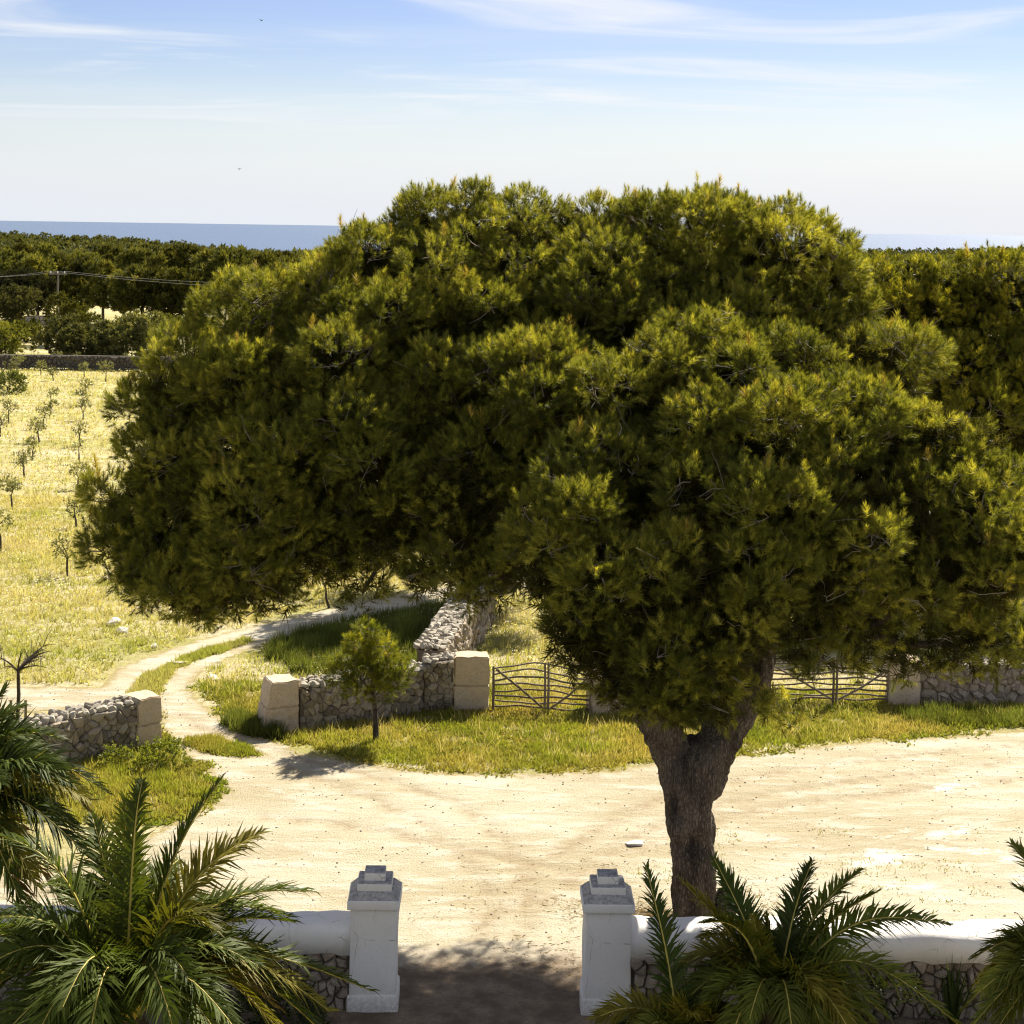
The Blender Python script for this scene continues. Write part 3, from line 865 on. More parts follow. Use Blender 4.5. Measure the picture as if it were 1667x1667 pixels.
# run going back: its face seen from the right
fl, fb = np.array(at(722, 1150)[:2]) + [0, 0.5], np.array(at(792, 1030)[:2])
fb = fl + (fb - fl) * 1.25
stone_face(w2, fl, fb, 1.05, 1.1, 0, 0.21, M['stone'])
prism_core(w2, fl, fb, 0.6, 1.05, 1.1, M['core'])
coping(w2, fl, fb, 0.7, 1.07, 1.12, 0.165, 5, 0.13)
block_pier(w2, quad_xy(xy[4], xy[5], 0.55), quad_xy(xy[4] + [0.02, 0], xy[5] - [0.03, 0], 0.52), 1.12)

# --- right wall behind the pine
rp = [at(1446, 1148), at(1498, 1150), at(1668, 1148), at(1760, 1146)]
w3 = thing('dry_stone_wall', 'shaded dry stone wall right of the pine trunk, beyond the grass verge', 'stone wall', (rp[1].x, rp[1].y, 0))
xy = [np.array(p[:2]) for p in rp]
block_pier(w3, quad_xy(xy[0], xy[1], 0.6), quad_xy(xy[0] + [0.03, 0], xy[1], 0.58), 0.95)
stone_face(w3, xy[1] + [0.01, 0], xy[3], 0.75, 0.8, 0, 0.2, M['rubble'])
prism_core(w3, xy[1], xy[3], 0.5, 0.78, 0.82, M['core'])
coping(w3, xy[1], xy[3], 0.55, 0.8, 0.84, 0.16, 4, 0.12)
# stub between the two gates (mostly behind the crown)
sp_ = [at(962, 1166), at(1040, 1164), at(1240, 1160)]
w4 = thing('dry_stone_wall', 'short dry stone wall between the two timber gates, behind the pine trunk', 'stone wall', (sp_[0].x, sp_[0].y, 0))
xy = [np.array(p[:2]) for p in sp_]
block_pier(w4, quad_xy(xy[0], xy[1], 0.6), quad_xy(xy[0], xy[1], 0.58), 0.95)
stone_face(w4, xy[1], xy[2], 0.8, 0.8, 0, 0.22, M['stone']); prism_core(w4, xy[1], xy[2], 0.5, 0.8, 0.8, M['core']); coping(w4, xy[1], xy[2], 0.5, 0.82, 0.82, 0.22, 3)

# --- far field walls
fa, fb_ = at(-60, 600), at(330, 606)
w5 = thing('field_wall', 'long dark stone wall with painted bush shade across the far end of the orchard field', 'stone wall', (fa.x, fa.y, 0))
stone_face(w5, fa, fb_, 0.95, 0.95, 0, 0.34, M['darkstone_shade'], merged=True, bulge=0.07, gap=0.02); prism_core(w5, fa, fb_, 0.5, 1.0, 1.0, M['darkstone_shade'])
fa, fb_ = at(40, 529), at(86, 529)
w6 = thing('field_wall', 'short pale stone wall at the foot of the forest', 'stone wall', (fa.x, fa.y, 0))
stone_face(w6, fa, fb_, 0.8, 0.9, 0, 0.6, M['stone_top'], merged=True, bulge=0.08, gap=0.04); prism_core(w6, fa, fb_, 0.7, 0.85, 0.95, M['stone'])

# ------------------------------------------------------------------ white gateway
def pillar(label, px, py):
    p = at(px, py)
    t = thing('gate_pillar', label, 'pillar', (p.x, p.y + 0.3, 0), R(1.0), group='white gate pillars')
    def part(name, sx, sy, h, z, mat, taper=(1, 1), bev=0.015, jit=0.003, cuts=True):
        me = box_mesh(name, sx, sy, h, mat, bev, 2, 0, taper)
        bm = bmesh.new(); bm.from_mesh(me)
        bmesh.ops.subdivide_edges(bm, edges=[e for e in bm.edges if e.calc_length() > 0.2], cuts=4, use_grid_fill=True)
        sd = Vector((px * 0.1, z, 0))
        for v in bm.verts: v.co += Vector(mnoise.noise_vector(v.co * 2.2 + sd)) * jit * 4 + Vector(mnoise.noise_vector(v.co * 7 + sd)) * jit
        bm.to_mesh(me); bm.free()
        me.polygons.foreach_set('use_smooth', np.ones(len(me.polygons), bool))
        return link(name, me, t, (0, 0, z))
    part('plinth', 0.66, 0.66, 0.24, -0.02, M['plaster'], (0.97, 0.97), 0.03, 0.005)
    part('shaft', 0.595, 0.595, 1.12, 0.2, M['plaster'], (0.985, 0.985), 0.02, 0.0045)
    part('cap_slab', 0.665, 0.665, 0.115, 1.305, M['plaster'], (1, 1), 0.012, 0.002)
    part('cap_slope', 0.65, 0.65, 0.09, 1.415, M['plaster_stained'], (0.74, 0.74), 0.006, 0.002)
    part('cap_step', 0.44, 0.44, 0.095, 1.50, M['plaster'], (1, 1), 0.008, 0.0015)
    part('cap_step_top', 0.435, 0.435, 0.012, 1.592, M['plaster_stained'], (0.97, 0.97), 0.003, 0.0008)
    part('finial_block', 0.265, 0.265, 0.10, 1.60, M['plaster'], (1, 1), 0.008, 0.0015)
    part('finial_top', 0.26, 0.26, 0.012, 1.697, M['plaster_stained'], (0.96, 0.96), 0.003, 0.0008)
    return t


pl = pillar('white gate pillar with stepped cap on the left of the gateway', 605, 1648)
pr = pillar('white gate pillar with stepped cap on the right of the gateway', 988, 1654)


def white_wall(label, x0, x1, y, seed):
    t = thing('garden_wall', label, 'wall', (x0, y, 0))
    # barrel coping
    n = int(abs(x1 - x0) / 0.12) + 2; prof = []
    half = 0.31
    for a in np.linspace(0, math.pi, 13): prof.append((-math.cos(a) * half, 0.17 * math.sin(a) ** 0.65 + 0.93))
    prof = [(-half, 0.72)] + prof + [(half, 0.72)]
    np_ = len(prof); V = []
    for i in range(n):
        x = (x1 - x0) * i / (n - 1)
        for (yy, zz) in prof:
            q = Vector((x, yy, zz)); nz = mnoise.noise(Vector((x * 1.3 + seed, yy * 2, zz * 2))) * 0.05 + mnoise.noise(Vector((x * 5 + seed, yy * 6, zz * 6))) * 0.014
            lowj = (mnoise.noise(Vector((x * 4.0, seed, 0))) * 0.05) if zz < 0.73 else 0
            V.append((x, yy * (1 + nz * 2), zz + nz + lowj))
    Fc = []
    for i in range(n - 1):
        for k in range(np_):
            k2 = (k + 1) % np_; Fc.append((i * np_ + k, i * np_ + k2, (i + 1) * np_ + k2, (i + 1) * np_ + k))
    Fc.append(tuple(range(np_))); Fc.append(tuple(reversed([(n - 1) * np_ + k for k in range(np_)])))
    link('coping', make_mesh('white_coping', V, Fc, M['plaster'], smooth=True), t)
    stone_face(t, (x0, y - 0.27), (x1, y - 0.27), 0.74, 0.74, 0, 0.19, M['rubble'], gap=0.005, bulge=0.045)
    A = (x0, y - 0.27); B = (x1, y - 0.27)
    prism_core(t, A, B, 0.5, 0.75, 0.75, M['core'], inset=0.06)
    return t


yw = pl.location.y + 0.02
xl = pl.location.x; xr = pr.location.x
white_wall('white capped rubble garden wall left of the gateway, behind the palm', xl - 6.2, xl - 0.29, yw, 3.0)
white_wall('white capped rubble garden wall right of the gateway, behind the palms', xr + 0.29, xr + 7.0, yw, 9.0)

# ------------------------------------------------------------------ the large pine
TB = at(1130, 1512); TBn = np.array([TB.x, TB.y, 0.0])


def L(px, py, rx, ry, d, dens=1.0, ryd=None):
    p = at(px, py, d); s = d / F
    return (np.array(p), (rx * s, (ryd if ryd else (rx + ry) / 2) * s, ry * s), dens)


lobes = [
    # top, far side
    L(720, 451, 95, 105, 28.8), L(840, 466, 100, 105, 29.2), L(960, 456, 105, 100, 29.2), L(1075, 446, 105, 105, 29), L(1195, 436, 105, 105, 28.6),
    L(1310, 474, 78, 95, 28.3), L(620, 482, 95, 95, 28.2), L(515, 517, 85, 85, 27.8), L(420, 572, 90, 85, 27.4), L(345, 622, 75, 70, 27),
    L(690, 376, 50, 50, 28.8, 0.8), L(770, 371, 50, 50, 28.6, 0.8), L(860, 381, 60, 45, 28.8, 0.8), L(950, 378, 60, 45, 28.8, 0.8), L(1040, 384, 60, 50, 29, 0.8), L(1150, 374, 60, 50, 28.8, 0.8), L(1230, 379, 55, 50, 28.5, 0.8), L(1340, 434, 50, 60, 28.3, 0.8),
    # left
    L(295, 675, 80, 78, 26.6), L(400, 660, 95, 90, 26.2), L(520, 640, 105, 100, 26), L(620, 590, 105, 105, 26.6), L(280, 790, 75, 92, 26.6),
    L(205, 880, 52, 50, 26.6, 0.8), L(190, 830, 42, 45, 26.8, 0.8), L(240, 900, 75, 70, 26.4), L(320, 930, 95, 85, 26.2), L(420, 900, 105, 90, 25.8), L(360, 800, 105, 100, 25.8),
    L(480, 780, 110, 105, 25.6), L(600, 740, 110, 105, 25.4), L(540, 880, 95, 80, 25.6, 0.8), L(650, 860, 95, 80, 25.4, 0.8), L(590, 965, 52, 45, 25.6, 0.45), L(430, 970, 70, 35, 25.8, 0.5),
    # middle
    L(740, 560, 110, 105, 27), L(870, 560, 105, 100, 27.4), L(730, 690, 110, 105, 25.8), L(860, 690, 110, 105, 25.8), L(1000, 560, 110, 105, 27.3),
    L(1120, 520, 105, 100, 27.6), L(1250, 520, 105, 100, 27.6), L(1340, 540, 80, 90, 27.8), L(760, 810, 110, 100, 25), L(800, 920, 80, 75, 24.8, 0.8), L(720, 940, 75, 55, 25, 0.55),
    # right, near side
    L(950, 690, 95, 75, 24.8), L(1060, 650, 95, 85, 24.9), L(1170, 620, 100, 80, 25.2), L(1290, 620, 100, 85, 25.6), L(1420, 610, 90, 85, 26.2), L(1120, 740, 105, 85, 24.2),
    L(1260, 735, 95, 80, 23.9), L(1390, 725, 95, 80, 24), L(1510, 740, 85, 85, 24.2), L(1580, 760, 60, 85, 24.2), L(1010, 800, 90, 90, 24.0),
    L(935, 850, 78, 70, 23, 1.1), L(905, 930, 75, 75, 23.2), L(1135, 805, 70, 70, 23.1), L(1220, 850, 95, 85, 23), L(1340, 850, 95, 85, 23), L(1460, 850, 95, 85, 23.3),
    L(1570, 860, 75, 80, 23.6), L(1600, 930, 90, 75, 23.2), L(1690, 900, 80, 80, 23.3), L(1500, 950, 90, 70, 23.2, 0.8),
    L(1010, 950, 90, 75, 22.7), L(1110, 960, 95, 75, 22.5), L(1230, 960, 85, 75, 22.6), L(1340, 960, 90, 65, 23, 0.8),
    L(960, 1040, 85, 75, 22.9), L(1060, 1060, 95, 75, 22.6), L(1170, 1050, 90, 70, 22.6), L(1120, 1120, 85, 50, 22.8), L(1010, 1118, 60, 45, 22.9, 0.8), L(1075, 1150, 70, 34, 22.9, 0.9), L(1165, 1145, 60, 42, 22.9, 0.8), L(1120, 1165, 50, 26, 23.0, 0.8),
    L(1290, 1035, 75, 55, 23.4, 0.7), L(1390, 1030, 80, 55, 23.8, 0.62), L(1470, 1050, 75, 42, 23.9, 0.5), L(1560, 1045, 80, 50, 23.9, 0.6), L(1650, 1050, 80, 45, 23.9, 0.6), L(1350, 1085, 50, 26, 23.8, 0.4), L(1470, 1085, 55, 28, 24, 0.6), L(1550, 1085, 60, 24, 24, 0.5), L(330, 985, 75, 36, 26.0, 0.6), L(240, 965, 40, 28, 26.3, 0.5), L(1285, 1165, 50, 32, 24.0, 0.3),
    # inner mass
    L(1050, 880, 110, 100, 25, 0.6), L(1180, 850, 110, 100, 25.2, 0.6), L(1310, 850, 110, 100, 25.2, 0.6), L(1440, 850, 110, 95, 25.2, 0.6), L(1550, 840, 80, 95, 25.2, 0.6), L(1250, 950, 110, 80, 24.6, 0.6), L(1400, 930, 110, 80, 24.8, 0.6), L(920, 800, 110, 100, 25.6, 0.6), L(1530, 960, 90, 70, 24.6, 0.6), L(1200, 720, 110, 95, 26, 0.6), L(1380, 700, 110, 95, 26, 0.6), L(850, 450, 100, 100, 28.2, 0.6), L(1000, 470, 100, 90, 28.0, 0.6), L(740, 470, 90, 90, 27.8, 0.6), L(1240, 450, 90, 90, 28.0, 0.6),
    # far side, mostly hidden from here
    L(700, 560, 110, 110, 29.7, 0.7), L(860, 560, 110, 110, 30.0, 0.7), L(1020, 560, 110, 110, 30.0, 0.7), L(1180, 570, 110, 110, 29.6, 0.7), L(780, 690, 110, 100, 28.5, 0.6),
    L(940, 680, 110, 100, 29, 0.6), L(560, 640, 100, 100, 28.6, 0.6), L(1100, 690, 100, 90, 27.5, 0.5),
]
fork = np.array(at(1128, 1190, TB.y))
big = pine('pine_tree', 'large spreading pine with thick forked trunk in the yard beyond the white wall', TBn, lobes, k=64, length=0.085, width=0.0058, shoot=0.12, fork=fork + [0, 0, 0.6],
           limb_r=0.22, crown_kw=dict(clump_area=0.030, clump_r=0.14, per=7, under=0.20, inner=0.10, overlap=0.92, cull=0.5), candles=0.16, twig_every=6, twig_r=0.6, fill=260, sub=11)


def trunk_mesh():
    s = TB.y
    def P3(px, py, dd=0.0): return np.array(at(px, py, s + dd))
    main = [P3(1133, 1530), P3(1133, 1480), P3(1129, 1400), P3(1121, 1330), P3(1122, 1270), P3(1125, 1232), P3(1128, 1200)]
    mr = [0.38, 0.315, 0.305, 0.33, 0.37, 0.34, 0.20]
    left = [P3(1112, 1290), P3(1091, 1215), P3(1062, 1160, -0.3), P3(1020, 1090, -0.6), P3(970, 1000, -0.8), P3(850, 850, 0)]
    lr = [0.27, 0.265, 0.27, 0.25, 0.22, 0.13]
    right = [P3(1138, 1290), P3(1165, 1215), P3(1198, 1150, 0.2), P3(1225, 1080, 0.5), P3(1250, 980, 1), P3(1290, 800, 1)]
    rr = [0.28, 0.29, 0.32, 0.32, 0.28, 0.16]
    cen = [P3(1180, 1170, 0.2), P3(1120, 1080, 1.0), P3(1040, 940, 2.0), P3(1000, 700, 3)]
    cr = [0.24, 0.22, 0.2, 0.12]
    polys = []
    for p, r in ((main, mr), (left, lr), (right, rr), (cen, cr)):
        p = np.array(p); t0 = np.linspace(0, 1, len(p)); t1 = np.linspace(0, 1, 30)
        polys.append((np.stack([np.interp(t1, t0, p[:, k]) for k in range(3)], 1), np.interp(t1, t0, r)))
    # closed ends for the voxel remesher
    V = []; Fc = []; off = 0
    for p, r in polys:
        v, f = tubes([(p - TBn, r)], 14)
        V.append(v); Fc += [tuple(q + off for q in x) for x in f]
        Fc.append(tuple(off + k for k in range(13, -1, -1))); Fc.append(tuple(off + len(v) - 14 + k for k in range(14)))
        off += len(v)
    me = make_mesh('tmp', np.concatenate(V), Fc)
    o = link('tmp', me)
    md = o.modifiers.new('r', 'REMESH'); md.mode = 'VOXEL'; md.voxel_size = 0.034
    sm = o.modifiers.new('s', 'SMOOTH'); sm.iterations = 12; sm.factor = 0.6
    dg = bpy.context.evaluated_depsgraph_get(); dg.update()
    out = bpy.data.meshes.new_from_object(o.evaluated_get(dg))
    bpy.data.objects.remove(o)
    n = len(out.vertices); co = np.empty(n * 3); out.vertices.foreach_get('co', co); co = co.reshape(-1, 3)
    no = np.empty(n * 3); out.vertices.foreach_get('normal', no); no = no.reshape(-1, 3)
    h = np.empty(n)
    hol = P3(1126, 1366) - TBn + [0, -0.33, 0]; hol2 = P3(1093, 1300) - TBn + [0, -0.4, 0]
    for i in range(n):
        c = Vector(co[i]); q = Vector((c.x * 5, c.y * 5, c.z * 1.1))
        g = mnoise.noise(q) * 0.028 + (abs(mnoise.noise(Vector((c.x * 9, c.y * 9, c.z * 1.8)))) - 0.25) * 0.08 + mnoise.noise(c * 16) * 0.018
        h[i] = g
    dh = np.linalg.norm((co - hol) / [0.16, 0.3, 0.13], axis=1); h -= 0.20 * np.exp(-dh ** 2)
    dh = np.linalg.norm((co - hol2) / [0.05, 0.3, 0.25], axis=1); h -= 0.14 * np.exp(-dh ** 2)
    co += no * h[:, None]
    out.vertices.foreach_set('co', co.astype(np.float32).ravel())
    out.materials.clear(); out.materials.append(M['bark'])
    out.polygons.foreach_set('use_smooth', np.ones(len(out.polygons), bool))
    return out


trunk = link('trunk', trunk_mesh(), big)
bm = bmesh.new(); bmesh.ops.create_icosphere(bm, subdivisions=3, radius=1)
for v in bm.verts: v.co = Vector((v.co.x * 0.17, v.co.y * 0.2, v.co.z * 0.23)) * (1 + 0.35 * mnoise.noise(v.co * 2.3))
me = bpy.data.meshes.new('burl'); bm.to_mesh(me); bm.free(); me.materials.append(M['bark'])
q = np.array(at(1180, 1473, TB.y)) - TBn; link('burl', me, trunk, tuple(q))
me = box_mesh('root_flare', 0.5, 0.3, 0.3, M['bark'], 0.08, 2)
link('root', me, trunk, (0.28, -0.05, 0.0))


# ------------------------------------------------------------------ other pines close by
def blob_lobes(base, spec):
    return [(np.asarray(base, float) + np.array(c), r, d) for c, r, d in spec]


def umbrella(base, R0, z0, z1, n, seed, dens=0.8):
    g = np.random.default_rng(seed); out = []
    for q in range(n):
        a = g.uniform(0, 2 * np.pi); rr = R0 * math.sqrt(g.random()) * 0.85
        z = z0 + (z1 - z0) * (0.25 + 0.75 * (1 - (rr / R0) ** 2)) * g.uniform(0.55, 0.92)
        s = g.uniform(0.9, 1.5) * R0 / 5
        out.append((np.array([base[0] + rr * math.cos(a), base[1] + rr * math.sin(a), z]), (s * 1.1, s * 1.1, s * 0.9), dens))
    return out


p2 = np.array([14.5, 51.0, 0])
lob2 = umbrella(p2, 5.2, 3.4, 8.3, 26, 5) + [L(px, py + 28, 66, 50, 48.5) for px, py in ((1420, 480), (1470, 455), (1530, 460), (1590, 450), (1650, 455), (1440, 540), (1510, 530), (1580, 540), (1640, 560), (1600, 640), (1650, 650), (1490, 470), (1700, 480), (1640, 690), (1690, 720), (1640, 760), (1560, 640))]
pine('pine_tree', 'broad pine behind the right side of the large pine, below the sea line', p2, lob2, k=50, length=0.12, width=0.011, shoot=0.16, fork=p2 + [0, 0, 3.2],
     trunk=[([p2, p2 + [0.1, 0, 1.6], p2 + [-0.1, 0, 3.4]], [0.32, 0.27, 0.2])], crown_kw=dict(clump_area=0.075, clump_r=0.22, per=6, under=0.25, inner=0.12, overlap=0.9, cols=((0.050, 0.058, 0.010), (0.155, 0.155, 0.020), (0.34, 0.29, 0.035))), twig_every=5, twig_r=0.6, candles=0.2, fill=60, sub=8)
p3 = np.array([0.0, 47.3, 0])
pine('pine_tree', 'pine hidden behind the large pine that shades the track and tall grass', p3, umbrella(p3, 3.7, 3.2, 7.6, 20, 8), k=24, length=0.2, width=0.02, fork=p3 + [0, 0, 3],
     trunk=[([p3, p3 + [0.1, 0, 1.6], p3 + [0, 0, 3.2]], [0.28, 0.22, 0.18])], crown_kw=dict(clump_area=0.4, clump_r=0.36, per=7), twig_every=5, fill=30)

sb = at(612, 1206); sbn = np.array(sb)
s = sb.y / F
lob = [L(598, 1030, 15, 15, sb.y, 0.8), L(588, 1055, 24, 14, sb.y, 0.7), L(618, 1062, 22, 13, sb.y - 0.1, 0.7), L(570, 1082, 24, 13, sb.y, 0.7), L(605, 1085, 26, 15, sb.y + 0.1, 0.7), L(640, 1088, 20, 13, sb.y, 0.7), L(556, 1100, 20, 11, sb.y - 0.1, 0.6), L(590, 1108, 26, 13, sb.y, 0.6), L(632, 1110, 26, 12, sb.y + 0.1, 0.6), L(655, 1100, 14, 10, sb.y - 0.1, 0.6), L(575, 1125, 22, 9, sb.y, 0.4), L(622, 1130, 20, 9, sb.y, 0.35)]
pine('young_pine', 'small young pine on the grass verge in front of the dry stone wall', sbn, lob, k=40, length=0.085, width=0.0065, clump_lift=0.04, twig_r=0.35, twig_every=2, fork=sbn + [-0.04, 0, 0.85], limb_r=0.025,
     trunk=[(np.array([sbn, sbn + [-0.02, 0, 0.5], sbn + [-0.06, 0, 0.9], sbn + [-0.10, 0, 1.5], sbn + [-0.16, 0, 2.0]]), [0.065, 0.05, 0.04, 0.025, 0.01])],
     crown_kw=dict(clump_area=0.012, clump_r=0.10, per=5, inner=0.3, under=0.7, cols=((0.07, 0.085, 0.012), (0.16, 0.17, 0.02), (0.28, 0.26, 0.03))), shoot=0.09, candles=0.3, fill=40)

# ------------------------------------------------------------------ palms
def frond_mesh(H0, tip, bow, width=0.46, n=84, tint=None, fold=28, twist=0.0):
    H0 = np.asarray(H0, float); tip = np.asarray(tip, float); dv = tip - H0; Ln = np.linalg.norm(dv)
    ctrl = H0 + dv * 0.30 + np.array([0, 0, bow * 1.22 + 0.06 * Ln])
    pts = bez(H0, ctrl, tip, 40); pts[:, 2] += 0.10 * Ln * (np.sin(np.linspace(0, np.pi, 40)) ** 1.5) * 0.5; T = norm(np.gradient(pts, axis=0))
    hz = np.array([dv[0], dv[1], 0]); hz = hz / max(np.linalg.norm(hz), 1e-6)
    side = np.array([hz[1], -hz[0], 0]); ca, sa = math.cos(twist), math.sin(twist)
    S = np.repeat(side[None], 40, 0); N = norm(np.cross(S, T)); S2 = S * ca + N * sa; N2 = -S * sa + N * ca
    t = np.linspace(0.10, 1.0, n); V = []; Fc = []; C = []; off = 0
    tint = np.array(tint if tint is not None else (0.055, 0.075, 0.016)) * np.array([1.45, 1.36, 0.95])
    idx = t * 39
    for sgn in (-1, 1):
        for q in range(n):
            i0 = min(int(idx[q]), 38); fr = idx[q] - i0
            p = pts[i0] * (1 - fr) + pts[i0 + 1] * fr; Tq = T[i0]; Sq = S2[i0]; Nq = N2[i0]
            tq = t[q]; ll = width * (0.30 + 0.70 * math.sin(math.pi * min(1, 0.12 + tq * 0.92)) ** 0.7) * rng.uniform(0.88, 1.08)
            al = R(62 - 34 * tq + rng.normal(0, 7)); vf = R(fold - 8 + rng.normal(0, 13))
            D = Tq * math.cos(al) + (sgn * Sq * math.cos(vf) + Nq * math.sin(vf)) * math.sin(al); D /= np.linalg.norm(D)
            Wd = np.cross(D, Nq * math.cos(vf) - sgn * Sq * math.sin(vf)); Wd /= np.linalg.norm(Wd)
            w = 0.030 * rng.uniform(0.8, 1.2) * (0.6 + 0.4 * (1 - tq))
            mid = p + D * ll * 0.45; end = p + D * ll + np.array([0, 0, -0.24 * ll * rng.uniform(0.1, 1.8)])
            V += [p - Wd * w * 0.5, p + Wd * w * 0.5, mid + Wd * w * 0.62, mid - Wd * w * 0.62, end]
            Fc += [(off, off + 1, off + 2), (off, off + 2, off + 3), (off + 3, off + 2, off + 4)]
            off += 5; c = tint * rng.uniform(0.75, 1.25); C += [c] * 5
    rr = np.linspace(0.024, 0.005, 40)
    return np.array(V), np.array(Fc), np.array(C), pts[::3], rr[::3]


def palm(label, heart, fronds, nrand, Lr, seed, trunk_r=0.28, tint=(0.055, 0.075, 0.016), yell=0.15, el=(12, 80), avoid=None, width=0.46):
    heart = np.asarray(heart, float); base = np.array([heart[0], heart[1], 0])
    t = thing('palm_tree', label, 'palm tree', tuple(base))
    # trunk wrapped in old leaf bases
    ns = 22; hh = heart[2] + 0.1; V = []; rings = 14
    for k in range(rings):
        z = hh * k / (rings - 1)
        for a in range(ns):
            an = 2 * math.pi * a / ns; r_ = trunk_r * (1 + 0.16 * math.sin(a * math.pi + k * math.pi)) * (1.0 if k < rings - 1 else 0.55)
            V.append((math.cos(an) * r_, math.sin(an) * r_, z))
    Fc = [(k * ns + a, k * ns + (a + 1) % ns, (k + 1) * ns + (a + 1) % ns, (k + 1) * ns + a) for k in range(rings - 1) for a in range(ns)]
    Fc.append(tuple((rings - 1) * ns + a for a in range(ns)))
    link('trunk', make_mesh('palm_trunk', V, Fc, M['palm_trunk']), t)
    g = np.random.default_rng(seed)
    allf = []
    for f in fronds:
        allf.append(f)
    ga = 0
    for q in range(nrand):
        ga += 2.399963; e = R(el[0] + (el[1] - el[0]) * (q + 0.5) / nrand) ; ln = Lr * g.uniform(0.85, 1.12)
        az = ga + g.uniform(-0.3, 0.3)
        if avoid is not None and avoid(az, math.degrees(e)): continue
        droop = g.uniform(0.25, 0.5) * ln * math.cos(e)
        tip = heart + ln * np.array([math.cos(az) * math.cos(e), math.sin(az) * math.cos(e), math.sin(e) * 0.85]) - np.array([0, 0, droop * 0.5])
        allf.append((tip, droop * 0.9 + 0.12 * ln))
    for f in allf:
        tip, bow = np.asarray(f[0], float), f[1]; opt = f[2] if len(f) > 2 else {}
        dv = tip - heart; hz = norm(np.array([dv[0], dv[1], 0.0]))
        H0 = np.asarray(opt.get('start', heart + hz * trunk_r * 0.35), float)
        c = np.array(tint) * g.uniform(0.8, 1.25)
        if opt.get('tint'): c = np.array(opt['tint'])
        elif tip[2] < heart[2] - 0.25 and g.random() < 0.35: c = np.array((0.17, 0.115, 0.05))
        elif g.random() < yell: c = np.array((0.12, 0.11, 0.02))
        v, fc, cc, pts, rr = frond_mesh(H0, tip, bow, opt.get('width', width), tint=c, fold=opt.get('fold', 28), twist=opt.get('twist', g.uniform(-0.5, 0.5)))
        fr = link('frond', make_mesh('frond', v - H0, fc, M['frond'], cc), t, tuple(H0 - base))
        vv, ff = tubes([(pts - H0, rr)], 5)
        link('rachis', make_mesh('rachis', vv, ff, M['rachis'], smooth=True), fr)
    return t


GR = (0.055, 0.075, 0.018); YE = (0.14, 0.125, 0.022)
d0 = 18.0
h1 = np.array(at(200, 1668, d0))
fr1 = [(at(-5, 1492, d0 - 0.6), 0.55), (at(345, 1512, d0 - 0.5), 0.85, dict(tint=(0.085, 0.085, 0.02))), (at(5, 1362, d0 + 0.2), 0.75), (at(232, 1272, d0 + 0.6), 0.95, dict(twist=0.2, width=0.34)), (at(205, 1302, d0 + 0.6), 0.2, dict(tint=(0.08, 0.095, 0.02))),
       (at(362, 1266, d0 + 1.0), 0.55, dict(twist=0.7)), (at(424, 1356, d0 + 0.9), 0.6), (at(510, 1452, d0 + 1.0), 0.72), (at(478, 1500, d0 + 1.0), 0.6), (at(535, 1645, d0 + 0.4), 0.85), (at(602, 1612, d0 + 0.9), 0.62),
       (at(360, 1690, d0 - 0.8), 0.6), (at(60, 1700, d0 - 1.2), 0.7), (at(150, 1330, d0 + 1.2), 0.5), (at(290, 1400, d0 + 1.6), 0.6), (at(80, 1440, d0 + 0.9), 0.7), (at(400, 1500, d0 + 1.7), 0.5), (at(450, 1640, d0 + 1.2), 0.7), (at(300, 1560, d0 + 2.0), 0.5)]
palm('largest palm filling the lower left corner, fronds reaching the left gate pillar', h1, fr1, 40, 2.05, 3, el=(-15, 50), width=0.52)
d1_ = 20.2
h2 = np.array(at(-95, 1350, d1_))
fr2 = [(at(100, 1252, d1_ - 0.4), 0.55), (at(145, 1302, d1_ - 0.6), 0.6), (at(60, 1205, d1_ + 0.6), 0.7), (at(40, 1150, d1_ + 0.7), 0.5), (at(95, 1340, d1_), 0.5), (at(130, 1380, d1_ - 0.5), 0.6), (at(60, 1440, d1_ - 0.9), 0.6), (at(100, 1470, d1_ + 0.5), 0.6), (at(10, 1120, d1_ + 0.2), 0.3), (at(30, 1420, d1_ + 0.6), 0.6), (at(60, 1500, d1_ + 0.2), 0.5)]
palm('palm at the left edge of the picture, behind the largest palm', h2, fr2, 34, 1.9, 12, el=(-15, 50), tint=(0.04, 0.058, 0.014), width=0.5)
d2 = 20.0
h3 = np.array(at(1262, 1640, d2))
fr3 = [(at(1108, 1432, d2 + 0.5), 0.1, dict(tint=YE)), (at(1163, 1398, d2 + 0.6), 0.1, dict(tint=(0.04, 0.062, 0.016))), (at(1148, 1502, d2 - 0.1), 0.55, dict(tint=(0.10, 0.11, 0.02))), (at(1226, 1492, d2 + 0.2), 0.05, dict(tint=YE, twist=1.3, width=0.3)), (at(1250, 1490, d2 + 0.3), 0.05, dict(tint=(0.10, 0.11, 0.02), twist=1.4, width=0.3)),
       (at(1322, 1402, d2 + 0.8), 0.25, dict(tint=(0.035, 0.05, 0.014))), (at(1400, 1418, d2 + 0.7), 0.35, dict(tint=(0.07, 0.09, 0.018))), (at(1428, 1452, d2 + 0.4), 0.3, dict(tint=(0.10, 0.12, 0.02))), (at(1545, 1505, d2 + 0.5), 0.6, dict(tint=(0.06, 0.08, 0.018))),
       (at(1560, 1668, d2 - 0.7), 0.75, dict(tint=(0.085, 0.10, 0.02))), (at(1330, 1620, d2 - 0.9), 0.45, dict(tint=YE)), (at(1220, 1660, d2 - 1.0), 0.5), (at(1390, 1690, d2 - 1.1), 0.6, dict(tint=YE))]
palm('palm in front of the white wall right of the gateway', h3, fr3, 24, 1.35, 21, trunk_r=0.2, el=(-10, 35), tint=(0.085, 0.10, 0.02), width=0.42)
d3 = 19.6
h4 = np.array(at(1112, 1720, d3))
